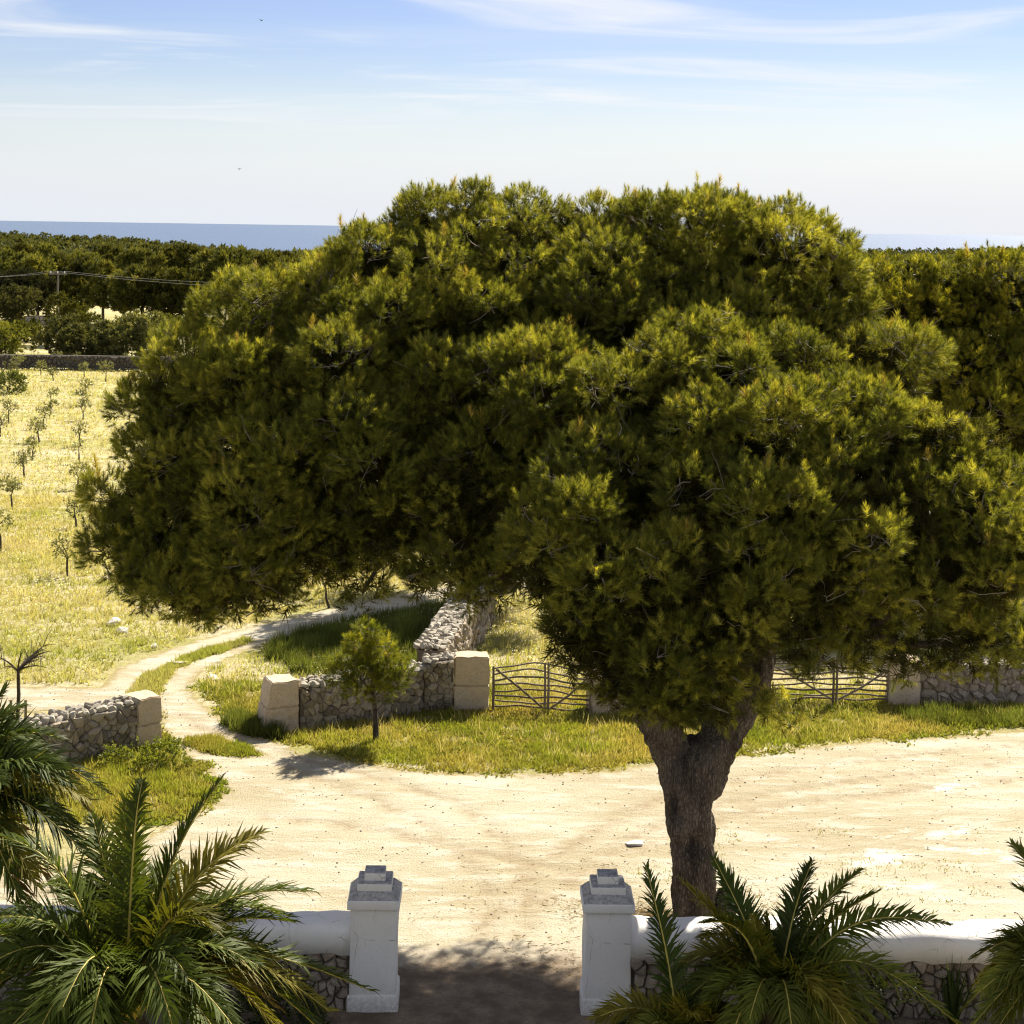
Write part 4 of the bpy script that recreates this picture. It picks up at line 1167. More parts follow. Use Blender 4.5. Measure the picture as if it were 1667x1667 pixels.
fr4 = [(at(1052, 1412, d3 + 0.9), 0.15, dict(tint=(0.04, 0.06, 0.016))), (at(968, 1658, d3 - 0.2), 0.42, dict(tint=YE)), (at(1180, 1680, d3 - 0.4), 0.4, dict(tint=YE)), (at(1040, 1690, d3 - 0.6), 0.4), (at(1160, 1600, d3 + 0.8), 0.3), (at(1125, 1650, d3 - 0.4), 0.35, dict(tint=YE))]
palm('low palm beside the right gate pillar at the bottom edge', h4, fr4, 18, 1.0, 33, trunk_r=0.18, el=(-10, 30), tint=(0.08, 0.09, 0.018), yell=0.4, width=0.4)
d4 = 19.2
h5 = np.array(at(1760, 1625, d4))
fr5 = [(at(1585, 1668, d4 - 0.4), 0.55), (at(1600, 1610, d4 - 0.3), 0.5, dict(tint=(0.10, 0.11, 0.022))), (at(1648, 1375, d4 + 0.6), 0.4), (at(1655, 1445, d4 + 0.6), 0.4), (at(1658, 1520, d4 + 0.5), 0.4), (at(1640, 1560, d4 - 0.1), 0.5, dict(tint=(0.10, 0.11, 0.022))), (at(1570, 1640, d4 + 0.8), 0.6)]
palm('palm at the right edge of the picture in front of the white wall', h5, fr5, 20, 1.3, 44, trunk_r=0.2, el=(-10, 40), tint=(0.08, 0.095, 0.02), width=0.44)


# ------------------------------------------------------------------ broadleaf plants
OLIVE = ((0.11, 0.115, 0.045), (0.18, 0.185, 0.07), (0.26, 0.255, 0.09))


def leafy(name, label, base, lobes, k=14, length=0.09, width=0.028, cat='tree', trunk=None, cols=OLIVE, crown_kw={}, group=None, limb_r=0.03, fork=None, mat='leaf', spread=(30, 80)):
    base = np.asarray(base, float); t = thing(name, label, cat, tuple(base), group=group)
    P, A, C, cl = crown_points(lobes, cols=cols, **crown_kw)
    v, f, c = tufts(P - base, A, C, k, length, width, length * 1.4, spread=spread)
    link('crown', make_mesh('leaf_crown', v, f, M[mat], c), t)
    tr = list(trunk or [])
    if fork is not None: tr += branch_tree(fork, [l[0] for l in lobes], limb_r, limb_r * 0.4)
    if tr:
        v, f = tubes([(np.asarray(p) - base, r) for p, r in tr], 6); link('trunk', make_mesh('thin_trunk', v, f, M['barkthin'], smooth=True), t)
    return t


ORD = ['nearest', 'second nearest', 'third nearest', 'fourth nearest', 'fifth nearest', 'sixth nearest', 'seventh nearest', 'eighth nearest', 'ninth nearest', 'tenth nearest', 'eleventh nearest', 'twelfth nearest']


def sapling(px, py, h, w, label, group):
    p = np.array(at(px, py)); g = rng; h *= 0.76; w *= 0.74
    hf = h * 0.42; lean = g.normal(0, 0.05, 2)
    fk = p + [lean[0], lean[1], hf]
    lo = []
    for q in range(5 if h > 1.0 else 4):
        a = g.uniform(0, 6.28); rr = w * 0.5 * g.uniform(0.2, 0.8); lo.append((p + [lean[0] + rr * math.cos(a), lean[1] + rr * math.sin(a), h * g.uniform(0.62, 0.9)], (w * 0.24, w * 0.24, h * 0.13), 1.0))
    return leafy('olive_sapling', label, p, lo, k=7, length=0.09, width=0.03, cat='sapling', trunk=[(np.stack([p, (p + fk) / 2 + [g.normal(0, 0.02), 0, 0], fk]), [0.04, 0.033, 0.028])],
                 fork=fk, limb_r=0.022, crown_kw=dict(clump_area=0.05, clump_r=0.10, per=3, inner=0.4, under=0.8), group=group)


rows = {
    'right row of the orchard': [(109, 938, 1.45, 1.0), (124, 858, 1.25, 0.75), (126, 796, 1.3, 0.8), (129, 754, 1.2, 0.6), (131, 726, 1.3, 0.9), (135, 684, 1.3, 0.7), (134, 662, 1.2, 0.8), (140, 642, 1.1, 0.8), (172, 624, 1.7, 1.2), (135, 618, 1.3, 0.9)],
    'middle row of the orchard': [(40, 778, 1.4, 0.9), (53, 748, 1.1, 0.4), (64, 720, 1.4, 0.9), (71, 697, 1.3, 0.9), (83, 664, 1.3, 0.8), (80, 678, 1.1, 0.7)],
    'left row of the orchard': [(1, 900, 1.5, 0.9), (20, 829, 1.4, 0.9), (0, 712, 1.3, 0.8), (14, 690, 1.5, 1.1), (16, 612, 1.2, 1.0)],
    'far row before the dark field wall': [(28, 605, 1.4, 1.2), (66, 611, 1.1, 0.8), (60, 598, 1.3, 1.2), (93, 599, 1.3, 1.2), (121, 601, 1.4, 1.2), (209, 602, 1.4, 1.2), (87, 620, 1.0, 0.7)],
}
for rname, lst in rows.items():
    for i, (px, py, h, w) in enumerate(sorted(lst, key=lambda q: -q[1])):
        extra = 'fullest young olive sapling' if (px, py) == (109, 938) else 'thin young olive sapling'
        sapling(px, py, h, w, f'{extra}, {ORD[i]} in the {rname}', 'olive saplings in the orchard')
sapling(536, 990, 1.6, 0.7, 'thin young sapling seen under the left overhang of the large pine, beside the track', 'olive saplings in the orchard')
bp = np.array(at(4, 640)); leafy('field_shrub', 'round green shrub at the left edge of the orchard field', bp, [(bp + [dx, dy, 0.5], (0.6, 0.6, 0.5), 1) for dx, dy in ((-0.6, 0), (0.2, 0.1), (0.6, -0.1))], k=14, length=0.18, width=0.05, cat='shrub',
                                cols=((0.08, 0.10, 0.025), (0.14, 0.16, 0.035), (0.2, 0.21, 0.05)), crown_kw=dict(clump_area=0.12, clump_r=0.18, per=6))

# bare sapling held between stakes
bs = np.array(at(28, 1172))
t = thing('bare_sapling', 'leafless young tree with spreading grey branches behind the left wall', 'sapling', tuple(bs))
fk = np.array([0, 0, 0.98]); tw = [(np.array([[0, 0, 0], [0.02, 0, 0.5], fk]), [0.045, 0.04, 0.036])]
for q in range(11):
    a = rng.uniform(0, 6.28); e = rng.uniform(0.05, 0.75); ln = rng.uniform(0.55, 0.95)
    end = fk + ln * np.array([math.cos(a) * math.cos(e), math.sin(a) * math.cos(e), math.sin(e)]); mid = fk + (end - fk) * 0.5 + [0, 0, 0.14]
    pl_ = bez(fk, mid, end, 6); tw.append((pl_, np.linspace(0.022, 0.005, 6)))
    for s_ in range(3):
        k_ = rng.integers(2, 5); e2 = pl_[k_] + rng.normal(0, 0.16, 3) + [0, 0, 0.12]; tw.append((np.stack([pl_[k_], (pl_[k_] + e2) / 2 + [0, 0, 0.02], e2]), [0.009, 0.006, 0.003]))
v, f = tubes(tw, 5); link('trunk', make_mesh('bare_trunk', v, f, M['barkthin'], smooth=True), t)
for nm, px, py, lb in (('stake', 17, 1174, 'left short wooden stake beside the leafless sapling'), ('stake', 41, 1174, 'right short wooden stake beside the leafless sapling')):
    sp3 = at(px, py); v, f = tubes([(np.array([[0, 0, -0.05], [0.01, 0, 0.2], [0, 0, 0.42]]), [0.03, 0.028, 0.026])], 7)
    f = [tuple(q) for q in f] + [tuple(range(14, 21))]
    tag(link('wooden_stake', make_mesh('stake', v, f, M['wood']), None, sp3), lb, 'stake', 'stakes by the leafless sapling')

# old olive trees and bushes beyond the far wall
def bush(name, label, px, py, w, h, cols, k=16, length=0.28, width=0.10, cat='tree', stem=0.0, n=9, seed=0):
    g = np.random.default_rng(seed); p = np.array(at(px, py)); lo = []
    for q in range(n):
        a = g.uniform(0, 6.28); rr = w * 0.36 * math.sqrt(g.random()); zz = stem + (h - stem) * g.uniform(0.3, 0.78)
        lo.append((p + [rr * math.cos(a), rr * math.sin(a), zz], (w * 0.24, w * 0.24, (h - stem) * 0.24), 1.0))
    fk = p + [0, 0, max(0.3, stem * 0.8)]
    return leafy(name, label, p, lo, k=k, length=length, width=width, cat=cat, cols=cols, fork=fk, limb_r=0.12, trunk=[(np.stack([p, (p + fk) / 2, fk]), [0.22, 0.19, 0.16])],
                 crown_kw=dict(clump_area=0.42, clump_r=0.4, per=7), mat='farleaf')


OL2 = ((0.065, 0.07, 0.026), (0.125, 0.128, 0.045), (0.20, 0.195, 0.07)); YG = ((0.07, 0.08, 0.018), (0.13, 0.135, 0.025), (0.19, 0.18, 0.035))
bush('olive_tree', 'leftmost olive bush of the clump beyond the far field wall', 108, 593, 4.0, 2.7, OL2, seed=1)
bush('olive_tree', 'second olive bush from the left in the clump beyond the far field wall', 150, 593, 3.4, 2.5, OL2, seed=2)
bush('olive_tree', 'third olive bush from the left in the clump beyond the far field wall', 184, 593, 3.3, 2.7, OL2, seed=3)
bush('olive_tree', 'rightmost olive bush of the clump beyond the far field wall', 232, 592, 3.7, 2.9, OL2, seed=4, n=11)
bush('olive_tree', 'yellow green olive tree behind the clump of olive bushes', 118, 562, 3.6, 3.7, YG, seed=5)
bush('olive_tree', 'rounded old olive tree with dark trunk at the left edge beyond the field', 10, 552, 4.8, 4.0, OL2, stem=1.0, seed=6, n=12)
bush('olive_tree', 'dark wide olive tree behind the rounded olive at the left edge', 26, 528, 6.0, 4.8, ((0.03, 0.035, 0.015), (0.05, 0.055, 0.022), (0.07, 0.075, 0.03)), stem=1.0, seed=7, n=14)
bush('field_shrub', 'low green shrub right of the old olive tree at the left edge', 42, 556, 3.4, 1.3, YG, seed=8, cat='shrub')
bush('field_shrub', 'yellow green shrub on top of the far field wall at the left edge', -2, 580, 3.0, 2.0, YG, seed=9, cat='shrub')
bush('field_shrub', 'low bush under the trees at the right end of the far field', 300, 545, 5.0, 1.2, YG, seed=10, cat='shrub')

# ------------------------------------------------------------------ forest
def pine_variant(seed, hgt, wid, tris=11, dens=1.0, length=0.5, width=0.16, clump_area=0.6, per=7, clump_r=0.42):
    g = np.random.default_rng(seed); lo = []
    for q in range(18):
        z = g.uniform(0.30, 0.95); ww = wid * 0.5 * (1.0 - 0.55 * abs(z - 0.5) * 1.6) * g.uniform(0.2, 0.75); a = g.uniform(0, 6.28)
        s_ = wid * g.uniform(0.13, 0.24)
        lo.append((np.array([ww * math.cos(a), ww * math.sin(a), hgt * z]), (s_, s_, s_ * 0.75), dens))
    P, A, C, cl = crown_points(lo, clump_area=clump_area, clump_r=clump_r, per=per, inner=0.2, cols=((0.045, 0.052, 0.014), (0.115, 0.118, 0.026), (0.21, 0.185, 0.04)), up=0.5, under=0.15)
    v, f, c = tufts(P, A, C, tris, length, width, 0.4, spread=(15, 70))
    tr = [(np.array([[0, 0, -0.5], [0.1, 0, hgt * 0.4], [0, 0.1, hgt * 0.9]]), [0.22, 0.16, 0.05])] + branch_tree((0.05, 0, hgt * 0.3), [l[0] for l in lo], 0.11, 0.04)
    tv, tf = tubes(tr, 5)
    return make_mesh('forest_crown', v, f, M['farleaf'], c), make_mesh('forest_trunk', tv, tf, M['bark'], smooth=True)


VAR = [pine_variant(300 + i, 5.9 + 0.18 * i, 4.6 + 0.4 * ((i * 3) % 6)) for i in range(6)]
fedge = [(-30, 520, 1.0, 'orange tinged'), (20, 515, 1.0, ''), (62, 522, 0.95, ''), (100, 517, 1.06, ''), (135, 522, 0.95, ''), (168, 526, 1.0, ''), (200, 528, 0.86, ''), (232, 530, 1.03, ''), (262, 532, 0.8, ''), (292, 534, 1.0, ''), (322, 535, 0.82, ''),
         (350, 532, 1.08, ''), (384, 528, 1.02, ''), (420, 530, 1.0, ''), (455, 530, 1.0, ''), (490, 530, 1.0, '')]
FO = ['first', 'second', 'third', 'fourth', 'fifth', 'sixth', 'seventh', 'eighth', 'ninth', 'tenth', 'eleventh', 'twelfth', 'thirteenth', 'fourteenth', 'fifteenth', 'sixteenth', 'seventeenth', 'eighteenth', 'nineteenth', 'twentieth']
for i, (px, py, sc, _) in enumerate(fedge):
    p = at(px, py); vi = int(rng.integers(6))
    t = thing('forest_pine', f'dark pine, {FO[i]} from the left along the front edge of the far forest', 'pine tree', p, rng.uniform(0, 6.28), 'pines along the forest edge')
    sc *= rng.uniform(0.82, 1.02); t.scale = (sc * rng.uniform(0.85, 1.1), sc * rng.uniform(0.85, 1.1), sc)
    link('crown', VAR[vi][0], t); link('trunk', VAR[vi][1], t)
k_ = 0
for i, px in enumerate(range(-40, 500, 36)):
    p = at(px + rng.uniform(-8, 8), 500, d=rng.uniform(205, 232)); vi = int(rng.integers(6)); sc = rng.uniform(0.86, 1.02)
    t = thing('forest_pine', f'tall pine, {FO[i]} from the left in the second row of the far forest', 'pine tree', (p.x, p.y, 0), rng.uniform(0, 6.28), 'pines in the second forest row')
    t.scale = (sc * 0.95, sc * 0.95, sc); link('crown', VAR[vi][0], t); link('trunk', VAR[vi][1], t)

# wooded land rolling to the sea: one mass
g = np.random.default_rng(77); FV = []; FF = []; FC = []; off = 0
lowvar = []
for i in range(6):
    lo = []
    for q in range(6):
        a = g.uniform(0, 6.28); rr = g.uniform(0, 2.0); s_ = g.uniform(1.2, 1.9); lo.append((np.array([rr * math.cos(a), rr * math.sin(a), g.uniform(3.0, 6.0)]), (s_, s_, s_ * 0.7), 1.0))
    P, A, C, cl = crown_points(lo, clump_area=11.0, clump_r=0.9, per=3, inner=0.0, under=0.1, cols=((0.035, 0.042, 0.014), (0.075, 0.078, 0.024), (0.12, 0.11, 0.032)))
    lowvar.append(tufts(P, A, C, 3, 1.5, 1.0, 0.5, spread=(20, 75)))
pos = []
for d_ in np.concatenate([np.linspace(240, 500, 26), np.geomspace(520, 1700, 27)]):
    for lo_, hi_ in ((-0.33, -0.10), (0.185, 0.34)):
        stepm = 4.6 + d_ * 0.005
        n_ = int((hi_ - lo_) * d_ / stepm)
        for tx in np.linspace(lo_, hi_, n_): pos.append((tx * d_ + g.normal(0, 2), d_ + g.normal(0, 5)))
    if d_ < 300:
        for tx in np.linspace(-0.1, 0.185, 10): pos.append((tx * d_ + g.normal(0, 2), d_ + g.normal(0, 5)))
for x, y in pos:
    v, f, c = lowvar[int(g.integers(6))]; a = g.uniform(0, 6.28); s_ = g.uniform(0.7, 1.15) * (0.72 if y < 500 else 1.0); ca, sa = math.cos(a), math.sin(a)
    zz = float(terrain(np.array(x), np.array(y)))
    w_ = np.stack([(v[:, 0] * ca - v[:, 1] * sa) * s_ + x, (v[:, 0] * sa + v[:, 1] * ca) * s_ + y, v[:, 2] * s_ + zz], 1)
    FV.append(w_); FF.append(f + off); FC.append(c * g.uniform(0.8, 1.2)); off += len(v)
FV = np.concatenate(FV); print('far forest tris', len(FV) // 3, len(pos))
tag(link('far_forest', make_mesh('far_forest', FV, np.concatenate(FF), M['farleaf'], np.concatenate(FC))), 'dark green wood covering the land down to the sea', 'forest', kind='stuff')

# ------------------------------------------------------------------ timber gates
def timber_gate(label, pa, pb, h, bow, mirror=False):
    A = np.array(pa); B = np.array(pb); w = np.linalg.norm(B - A); u = (B - A) / w; ang = math.atan2(u[1], u[0])
    t = thing('timber_gate', label, 'gate', tuple(A), ang, 'rustic olive wood gates')
    def tube(name, pts, r):
        v, f = tubes([(np.array(pts), np.array(r))], 6); link(name, make_mesh(name, v, f, M['wood'], smooth=True), t)
    n = 8
    for k in range(n):
        z = 0.10 + (h - 0.15) * (k / (n - 1)) ** 1.1; b_ = bow * (k / (n - 1)) ** 1.5
        xs = np.linspace(0.02, w - 0.02, 15); sh = np.sin(np.pi * np.clip(xs / w * 1.15, 0, 1)); sh = sh[::-1] if mirror else sh
        ph = rng.uniform(0, 6.28, 3)
        zz = z - b_ * 0.5 + b_ * sh + 0.018 * np.sin(xs * 4 + ph[0]) + 0.010 * np.sin(xs * 9 + ph[1])
        yy = 0.02 * np.sin(xs * 3 + ph[2]); tube('rail', np.stack([xs, yy, zz], 1), np.full(15, rng.uniform(0.017, 0.024)))
    mx = w * 0.55
    for dx in (-0.035, 0.035): tube('stile', [[mx + dx, -0.045, 0.02], [mx + dx + 0.01, -0.05, h * 0.5], [mx + dx, -0.045, h + 0.06]], [0.028, 0.027, 0.024])
    for dx in (0.02, w - 0.02): tube('stile', [[dx, -0.04, 0.0], [dx + 0.01, -0.04, h * 0.5], [dx, -0.04, h * 0.93]], [0.03, 0.03, 0.026])
    tube('brace', [[0.08, -0.055, h * 0.88], [mx * 0.5, -0.06, h * 0.52], [mx - 0.03, -0.05, 0.08]], [0.022, 0.024, 0.022])
    tube('brace', [[w - 0.10, -0.055, h * 0.75], [(w + mx) * 0.5, -0.06, h * 0.4], [mx + 0.05, -0.05, 0.08]], [0.022, 0.024, 0.022])
    return t


timber_gate('rustic timber gate with wavy rails beside the middle stone pier', at(801, 1156), at(962, 1164), 0.98, 0.16)
timber_gate('rustic timber gate with wavy rails right of the pine trunk', at(1250, 1144), at(1446, 1146), 0.92, 0.10, True)

# ------------------------------------------------------------------ power line
pb_ = at(93, 546); pt = thing('power_pole', 'thin wooden power pole with crossarm in front of the far forest', 'pole', pb_)
v, f = tubes([(np.array([[0, 0, 0], [0, 0, 2.7], [0, 0, 5.5]]), [0.11, 0.10, 0.085])], 8); link('post', make_mesh('post', v, f, M['pole'], smooth=True), pt)
link('crossarm', box_mesh('crossarm', 1.5, 0.12, 0.12, M['pole'], 0.01), pt, (0, -0.15, 5.25))
for dx in (-0.6, 0, 0.6): link('insulator', box_mesh('insulator', 0.09, 0.09, 0.2, M['plaster'], 0.02), pt, (dx, -0.15, 5.37))
top = np.array(pb_) + [0, -0.15, 5.57]
for nm, dx, e_, lb in (('power_line', -0.6, at(520, 470, d=pb_.y * 0.98), 'lower overhead wire crossing the far forest'), ('power_line', 0.6, at(520, 462, d=pb_.y * 1.0), 'upper overhead wire crossing the far forest')):
    a = top + [dx, 0, 0]; left = np.array(at(-60, 452, d=pb_.y)); pl1 = bez(left, (left + a) / 2 - [0, 0, 0.3], a, 8); pl2 = bez(a, (a + np.array(e_)) / 2 - [0, 0, 0.7], e_, 20)
    v, f = tubes([(np.concatenate([pl1[:-1], pl2]) - a, np.full(27, 0.011))], 4); tag(link(nm, make_mesh('wire', v, f, M['wire']), None, tuple(a)), lb, 'wire', 'overhead wires')

# ------------------------------------------------------------------ birds
for px, py, lb in ((390, 275, 'tiny dark bird flying low above the sea horizon'), (426, 33, 'tiny dark bird flying high near the top of the sky')):
    p = at(px, py, d=120)
    V = [(0, 0.22, 0), (0.05, 0.05, 0.02), (-0.05, 0.05, 0.02), (0, -0.2, 0), (0, 0.02, -0.05), (0.38, -0.05, 0.13), (-0.38, -0.05, 0.10), (0.06, -0.07, 0.02), (-0.06, -0.07, 0.02), (0.05, -0.3, 0), (-0.05, -0.3, 0)]
    Fc = [(0, 1, 2), (0, 4, 1), (0, 2, 4), (1, 5, 7), (2, 8, 6), (1, 7, 3), (2, 3, 8), (1, 3, 2), (4, 3, 7), (4, 8, 3), (4, 7, 1), (4, 2, 8), (3, 9, 10)]
    tag(link('bird', make_mesh('bird', V, Fc, M['birdmat']), None, p, (0, 0, 0.6)), lb, 'bird', 'birds in the sky')

# ------------------------------------------------------------------ rocks
RK = [hull_stone(500 + i, 1, 1, 1, 18, 'limestone', M['rock']) for i in range(5)]
for i, (px, py, sx, sy, sz, lb) in enumerate(((186, 1018, 0.36, 0.3, 0.26, 'white limestone rock in the grass left of the track'), (199, 1030, 0.32, 0.25, 0.2, 'smaller white limestone rock beside the track, right of its neighbour'), (290, 1079, 0.55, 0.4, 0.1, 'flat white stone slab on the grass strip of the track'),
                          (251, 1054, 0.22, 0.2, 0.12, 'small white stone at the left edge of the track'), (346, 1105, 0.45, 0.3, 0.1, 'flat pale stone in the grass right of the track'), (1033, 1376, 0.3, 0.2, 0.10, 'pale stone with weeds left of the pine trunk'))):
    o = link('limestone_rock', RK[i % 5], None, at(px, py) + Vector((0, 0, sz * 0.25)), (0, 0, rng.uniform(0, 3))); o.scale = (sx, sy, sz); tag(o, lb, 'rock', 'limestone rocks')


# scattered pebbles: one mass
PB = []; PF = []; off = 0
pb0 = hull_stone(900, 1, 1, 1, 7); pv = np.array([v.co[:] for v in pb0.vertices]); pf = [tuple(p.vertices) for p in pb0.polygons]
cand = np.stack([rng.uniform(-13, 15, 14000), rng.uniform(23, 37, 14000)], 1); sd = path_d(cand); cand = cand[sd > 0.1][:4200]
for x, y in cand:
    s_ = 0.008 + 0.034 * rng.random() ** 5; a = rng.uniform(0, 6.28)
    PB.append(np.stack([(pv[:, 0] * math.cos(a) - pv[:, 1] * math.sin(a)) * s_ + x, (pv[:, 0] * math.sin(a) + pv[:, 1] * math.cos(a)) * s_ + y, pv[:, 2] * s_ * 0.7 + 0.014], 1)); PF += [tuple(q + off for q in f) for f in pf]; off += len(pv)
tag(link('pebbles', make_mesh('pebbles', np.concatenate(PB), PF, M['rubble'])), 'small pebbles strewn over the sandy yard', 'pebbles', kind='stuff')

# ------------------------------------------------------------------ grass and weeds
def snoise(pts, sc, seed):
    return np.array([mnoise.noise(Vector((x * sc + seed, y * sc, seed))) for x, y in pts])


def grass_patch(xr, yr, n, k, length, width, keepfun, colfun, spread=(8, 45), z0=0.0):
    pts = np.stack([rng.uniform(*xr, n), rng.uniform(*yr, n)], 1)
    pts = pts[keepfun(pts)]
    P = np.concatenate([pts, np.full((len(pts), 1), z0)], 1); A = norm(np.array([0, 0, 1.0]) + rng.normal(0, 0.22, (len(pts), 3)))
    C, sc = colfun(pts)
    Ls = length * sc
    v, f, c = tufts(P, A, C, k, 1.0, width, 0.0, spread=spread, jit=0.3)
    # scale each tuft about its root
    v = v.reshape(len(pts), -1, 3); root = P[:, None]; d = v - root
    tipi = np.arange(2, v.shape[1], 3)
    d[:, tipi] *= Ls[:, None, None]; 
    base_i = np.setdiff1d(np.arange(v.shape[1]), tipi); d[:, base_i] += 0
    spreadr = rng.normal(0, 0.05, (len(pts), v.shape[1] // 3, 1, 3)); spreadr[..., 2] = 0
    d = (d.reshape(len(pts), -1, 3, 3) + spreadr).reshape(len(pts), -1, 3)
    return (root + d).reshape(-1, 3), f, c


SH3 = (np.array([-3.6, 42.5]), np.array([4.6, 3.2]))


def verge_col(pts):
    n1 = snoise(pts, 0.55, 3); n2 = snoise(pts, 2.2, 7)
    t_ = np.clip(0.5 + 0.9 * n1 + 0.5 * n2, 0, 1)[:, None]
    C = np.array([0.40, 0.32, 0.10]) * (1 - t_) + np.array([0.235, 0.255, 0.032]) * t_
    n3 = snoise(pts, 0.35, 13); C = C * (1 + 0.35 * n3[:, None]); return C, np.clip(0.9 + 0.9 * n2 + 0.5 * n3 + rng.normal(0, 0.25, len(pts)), 0.3, 2.2)


def tall_col(pts):
    n2 = snoise(pts, 1.4, 17); C = np.repeat(np.array([[0.115, 0.13, 0.028]]), len(pts), 0) * (1 + 0.8 * n2[:, None])
    return C, np.clip(1 + 0.6 * n2, 0.5, 1.8)


def field_col(pts):
    n1 = snoise(pts * [0.3, 1], 0.35, 5); n2 = snoise(pts, 1.1, 9); gg = np.exp(-((pts[:, 1] - 40) / 3.2) ** 2)
    t_ = np.clip(0.30 + 0.8 * n1 + 0.4 * n2 + 0.5 * gg, 0, 1)[:, None]
    C = np.array([0.53, 0.455, 0.225]) * (1 - t_) + np.array([0.33, 0.335, 0.085]) * t_
    return C, np.clip(0.9 + 0.6 * n2 + rng.normal(0, 0.2, len(pts)), 0.4, 1.8)


def off_path(lo=-0.28):
    def fn(pts):
        d = path_d(pts); return d < lo + 0.28 * snoise(pts, 1.6, 21) + rng.normal(0, 0.07, len(pts))
    return fn


def below_walls(pts):
    return (pts[:, 1] > 30.0)


G = []
nv = off_path()
G.append(grass_patch((-7.5, 14), (29.5, 37.5), 40000, 5, 0.10, 0.022, lambda p: nv(p) & below_walls(p), verge_col))
G.append(grass_patch((-12, -4.5), (28.5, 33.5), 9000, 5, 0.105, 0.024, nv, verge_col))
G.append(grass_patch((-20, 4), (36.5, 62), 30000, 4, 0.15, 0.026, nv, field_col))
G.append(grass_patch((4, 22), (36.5, 62), 8000, 4, 0.2, 0.03, nv, field_col))
G.append(grass_patch((-44, -12), (60, 122), 20000, 3, 0.20, 0.038, lambda p: (p[:, 0] < -0.17 * p[:, 1]) & (p[:, 0] > -0.34 * p[:, 1]), field_col))
tallpoly = gp([(455, 1062), (480, 1040), (560, 1015), (640, 985), (740, 975), (735, 1060), (690, 1100), (640, 1110), (500, 1092)])
G.append(grass_patch((-7, -0.5), (36, 50), 15000, 6, 0.30, 0.020, lambda p: (poly_sd(p, tallpoly) > -0.3 + 0.4 * snoise(p, 1.1, 2)) & (path_d(p) < -0.15), tall_col, spread=(5, 30)))
tp2 = gp([(1460, 1160), (1800, 1150), (1800, 1180), (1600, 1185), (1480, 1178)])
G.append(grass_patch((6, 14), (33.5, 36), 4000, 6, 0.22, 0.02, lambda p: poly_sd(p, tp2) > 0, tall_col, spread=(5, 30)))
tp3 = gp([(380, 1172), (450, 1190), (452, 1202), (400, 1196), (370, 1180)])
G.append(grass_patch((-7, -4), (33, 36), 3000, 7, 0.30, 0.02, lambda p: poly_sd(p, tp3) > -0.1, tall_col, spread=(5, 35)))
# weeds scattered sparsely over the yard and along its right side
G.append(grass_patch((2, 14), (23.5, 29), 2600, 6, 0.045, 0.016, lambda p: snoise(p, 0.8, 31) > 0.08, verge_col, spread=(20, 75)))
def weed_col(pts):
    n1 = snoise(pts, 0.9, 41); t_ = np.clip(0.5 + 0.9 * n1, 0, 1)[:, None]
    C = np.array([0.33, 0.27, 0.07]) * (1 - t_) + np.array([0.20, 0.24, 0.03]) * t_
    return C, np.clip(1 + 0.8 * n1 + rng.normal(0, 0.25, len(pts)), 0.4, 2.0)


def straw_col(pts):
    return np.array([0.58, 0.47, 0.24]) * rng.uniform(0.7, 1.25, (len(pts), 1)), rng.uniform(0.5, 1.5, len(pts))


def flower_col(pts):
    w_ = rng.random((len(pts), 1)) < 0.6
    return np.where(w_, np.array([[0.80, 0.76, 0.66]]), np.array([[0.62, 0.55, 0.22]])), rng.uniform(0.6, 1.4, len(pts))


nv3 = off_path(-0.4)
G.append(grass_patch((-7.5, 14), (30, 37.5), 5000, 3, 0.22, 0.010, lambda p: nv3(p) & (snoise(p, 0.9, 61) > -0.05), straw_col, spread=(4, 35)))
G.append(grass_patch((-20, 4), (36.5, 62), 16000, 3, 0.24, 0.012, lambda p: nv3(p) & (snoise(p, 0.5, 63) > 0.0), straw_col, spread=(4, 35)))
G.append(grass_patch((-20, 4), (37, 62), 12000, 3, 0.035, 0.035, lambda p: nv3(p) & (snoise(p, 0.6, 65) > 0.05), flower_col, spread=(50, 90), z0=0.15))
G.append(grass_patch((-44, -12), (60, 122), 14000, 3, 0.06, 0.06, lambda p: (p[:, 0] < -0.17 * p[:, 1]) & (p[:, 0] > -0.34 * p[:, 1]) & (snoise(p, 0.25, 67) > 0.0), flower_col, spread=(50, 90), z0=0.18))
nv2 = off_path(-0.05)
for md_, n_ in zip(MEDIAN, (9000, 3500)):
    lo_, hi_ = md_.min(0), md_.max(0)
    G.append(grass_patch((lo_[0], hi_[0]), (lo_[1], hi_[1]), n_, 5, 0.10, 0.022, lambda p: poly_sd(p, md_) > 0.12 * snoise(p, 2.2, 71) - 0.02, field_col if n_ > 4000 else verge_col))
G.append(grass_patch((-7.5, 14), (30, 37.0), 26000, 5, 0.075, 0.045, lambda p: nv2(p) & (snoise(p, 1.3, 51) > -0.12), weed_col, spread=(30, 85)))
G.append(grass_patch((-12, -4.5), (28.5, 33.5), 7000, 5, 0.075, 0.045, lambda p: nv2(p) & (snoise(p, 1.3, 51) > -0.12), weed_col, spread=(30, 85)))
V = []; Fc = []; C = []; off = 0
for v, f, c in G:
    V.append(v); Fc.append(f + off); C.append(c); off += len(v)
print('grass tris', off // 3)
tag(link('grass', make_mesh('grass', np.concatenate(V), np.concatenate(Fc), M['grass'], np.concatenate(C))), 'dry and green grass over the verges and field', 'grass', kind='stuff')

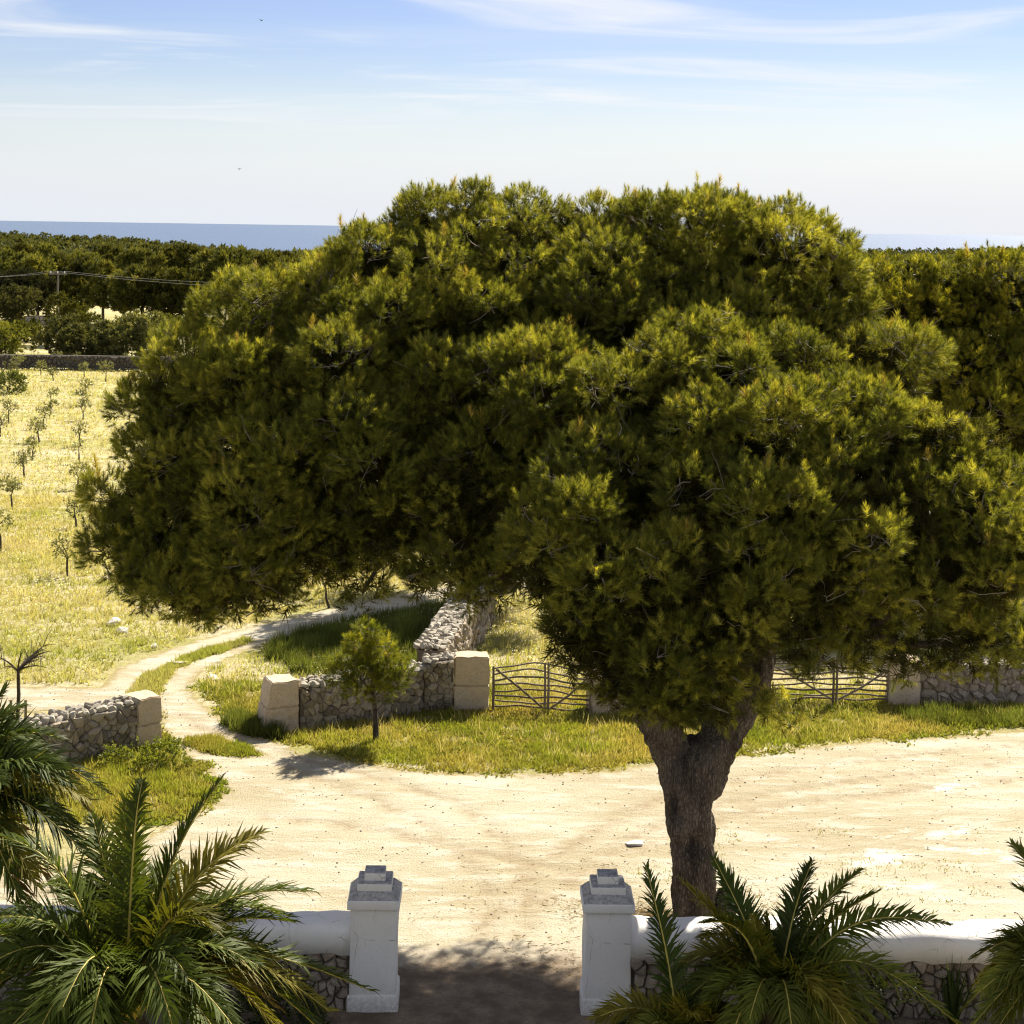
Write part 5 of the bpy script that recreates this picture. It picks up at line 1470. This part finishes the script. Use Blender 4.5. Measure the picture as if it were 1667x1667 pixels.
nl = 5000; rr_ = np.abs(rng.normal(0, 1.5, nl)); aa_ = rng.uniform(0, 6.28, nl)
lp = np.stack([TB.x - 0.6 + rr_ * np.cos(aa_), TB.y + 0.3 + rr_ * np.sin(aa_) * 0.8, np.full(nl, 0.02)], 1); lp = lp[(lp[:, 1] > 22.9) & (rng.random(nl) < 0.35 + 1.4 * snoise(lp[:, :2], 0.9, 81))]
vv, ff, cc = tufts(lp, norm(rng.normal(0, 1, lp.shape) * [1, 1, 0.12]), np.array([[0.36, 0.25, 0.13]]) * rng.uniform(0.5, 1.2, (len(lp), 1)), 2, 0.10, 0.008, 0.02, spread=(5, 30))
vv[:, 2] = np.clip(vv[:, 2], 0.014, 0.04)
tag(link('needle_litter', make_mesh('needle_litter', vv, ff, M['grass'], cc)), 'brown fallen pine needles on the yard around the large pine', 'pine needles', kind='stuff')

# leafy weeds below the left wall, and shaded shrubs in the garden
wp = np.array(at(236, 1246))
leafy('leafy_weeds', 'bright leafy weeds growing against the end pier of the left wall', wp, [(wp + [dx, dy, 0.12], (0.24, 0.22, 0.17 + 0.1 * (dx > 0.1)), 0.8) for dx, dy in ((-0.6, 0.0), (-0.2, 0.1), (0.25, 0.1), (0.5, 0.0), (0.1, -0.2))], k=12, length=0.055, width=0.022, cat='weeds',
      cols=((0.13, 0.16, 0.025), (0.24, 0.27, 0.04), (0.36, 0.37, 0.07)), crown_kw=dict(clump_area=0.022, clump_r=0.10, per=7))
for i, (px, py, w, h, lb) in enumerate(((440, 1690, 1.0, 0.55, 'dark garden shrub under the largest palm beside the left pillar'), (390, 1720, 1.3, 0.8, 'dark garden shrub under the middle of the largest palm'), (1430, 1700, 1.3, 0.6, 'low garden shrub under the right palm'))):
    p = np.array(at(px, py)); leafy('garden_shrub', lb, p, [(p + [rng.normal(0, w * 0.25), rng.normal(0, 0.2), h * 0.5], (w * 0.28, 0.3, h * 0.42), 1) for q in range(6)], k=12, length=0.08, width=0.024, cat='shrub',
          cols=((0.03, 0.045, 0.012), (0.05, 0.065, 0.016), (0.07, 0.085, 0.02)), crown_kw=dict(clump_area=0.08, clump_r=0.14, per=5))
# sword-leaved plant by the right wall
p = np.array(at(1548, 1668)); vv, ff, cc = tufts(np.repeat(np.zeros((1, 3)), 3, 0) + rng.normal(0, 0.05, (3, 3)) * [1, 1, 0], np.repeat(np.array([[0, 0, 1.0]]), 3, 0), np.repeat(np.array([[0.06, 0.085, 0.022]]), 3, 0), 16, 0.75, 0.05, 0.05, spread=(4, 32))
tag(link('sword_plant', make_mesh('sword_plant', vv, ff, M['frond'], cc), None, tuple(p)), 'small plant with upright sword leaves in front of the right rubble wall', 'plant')
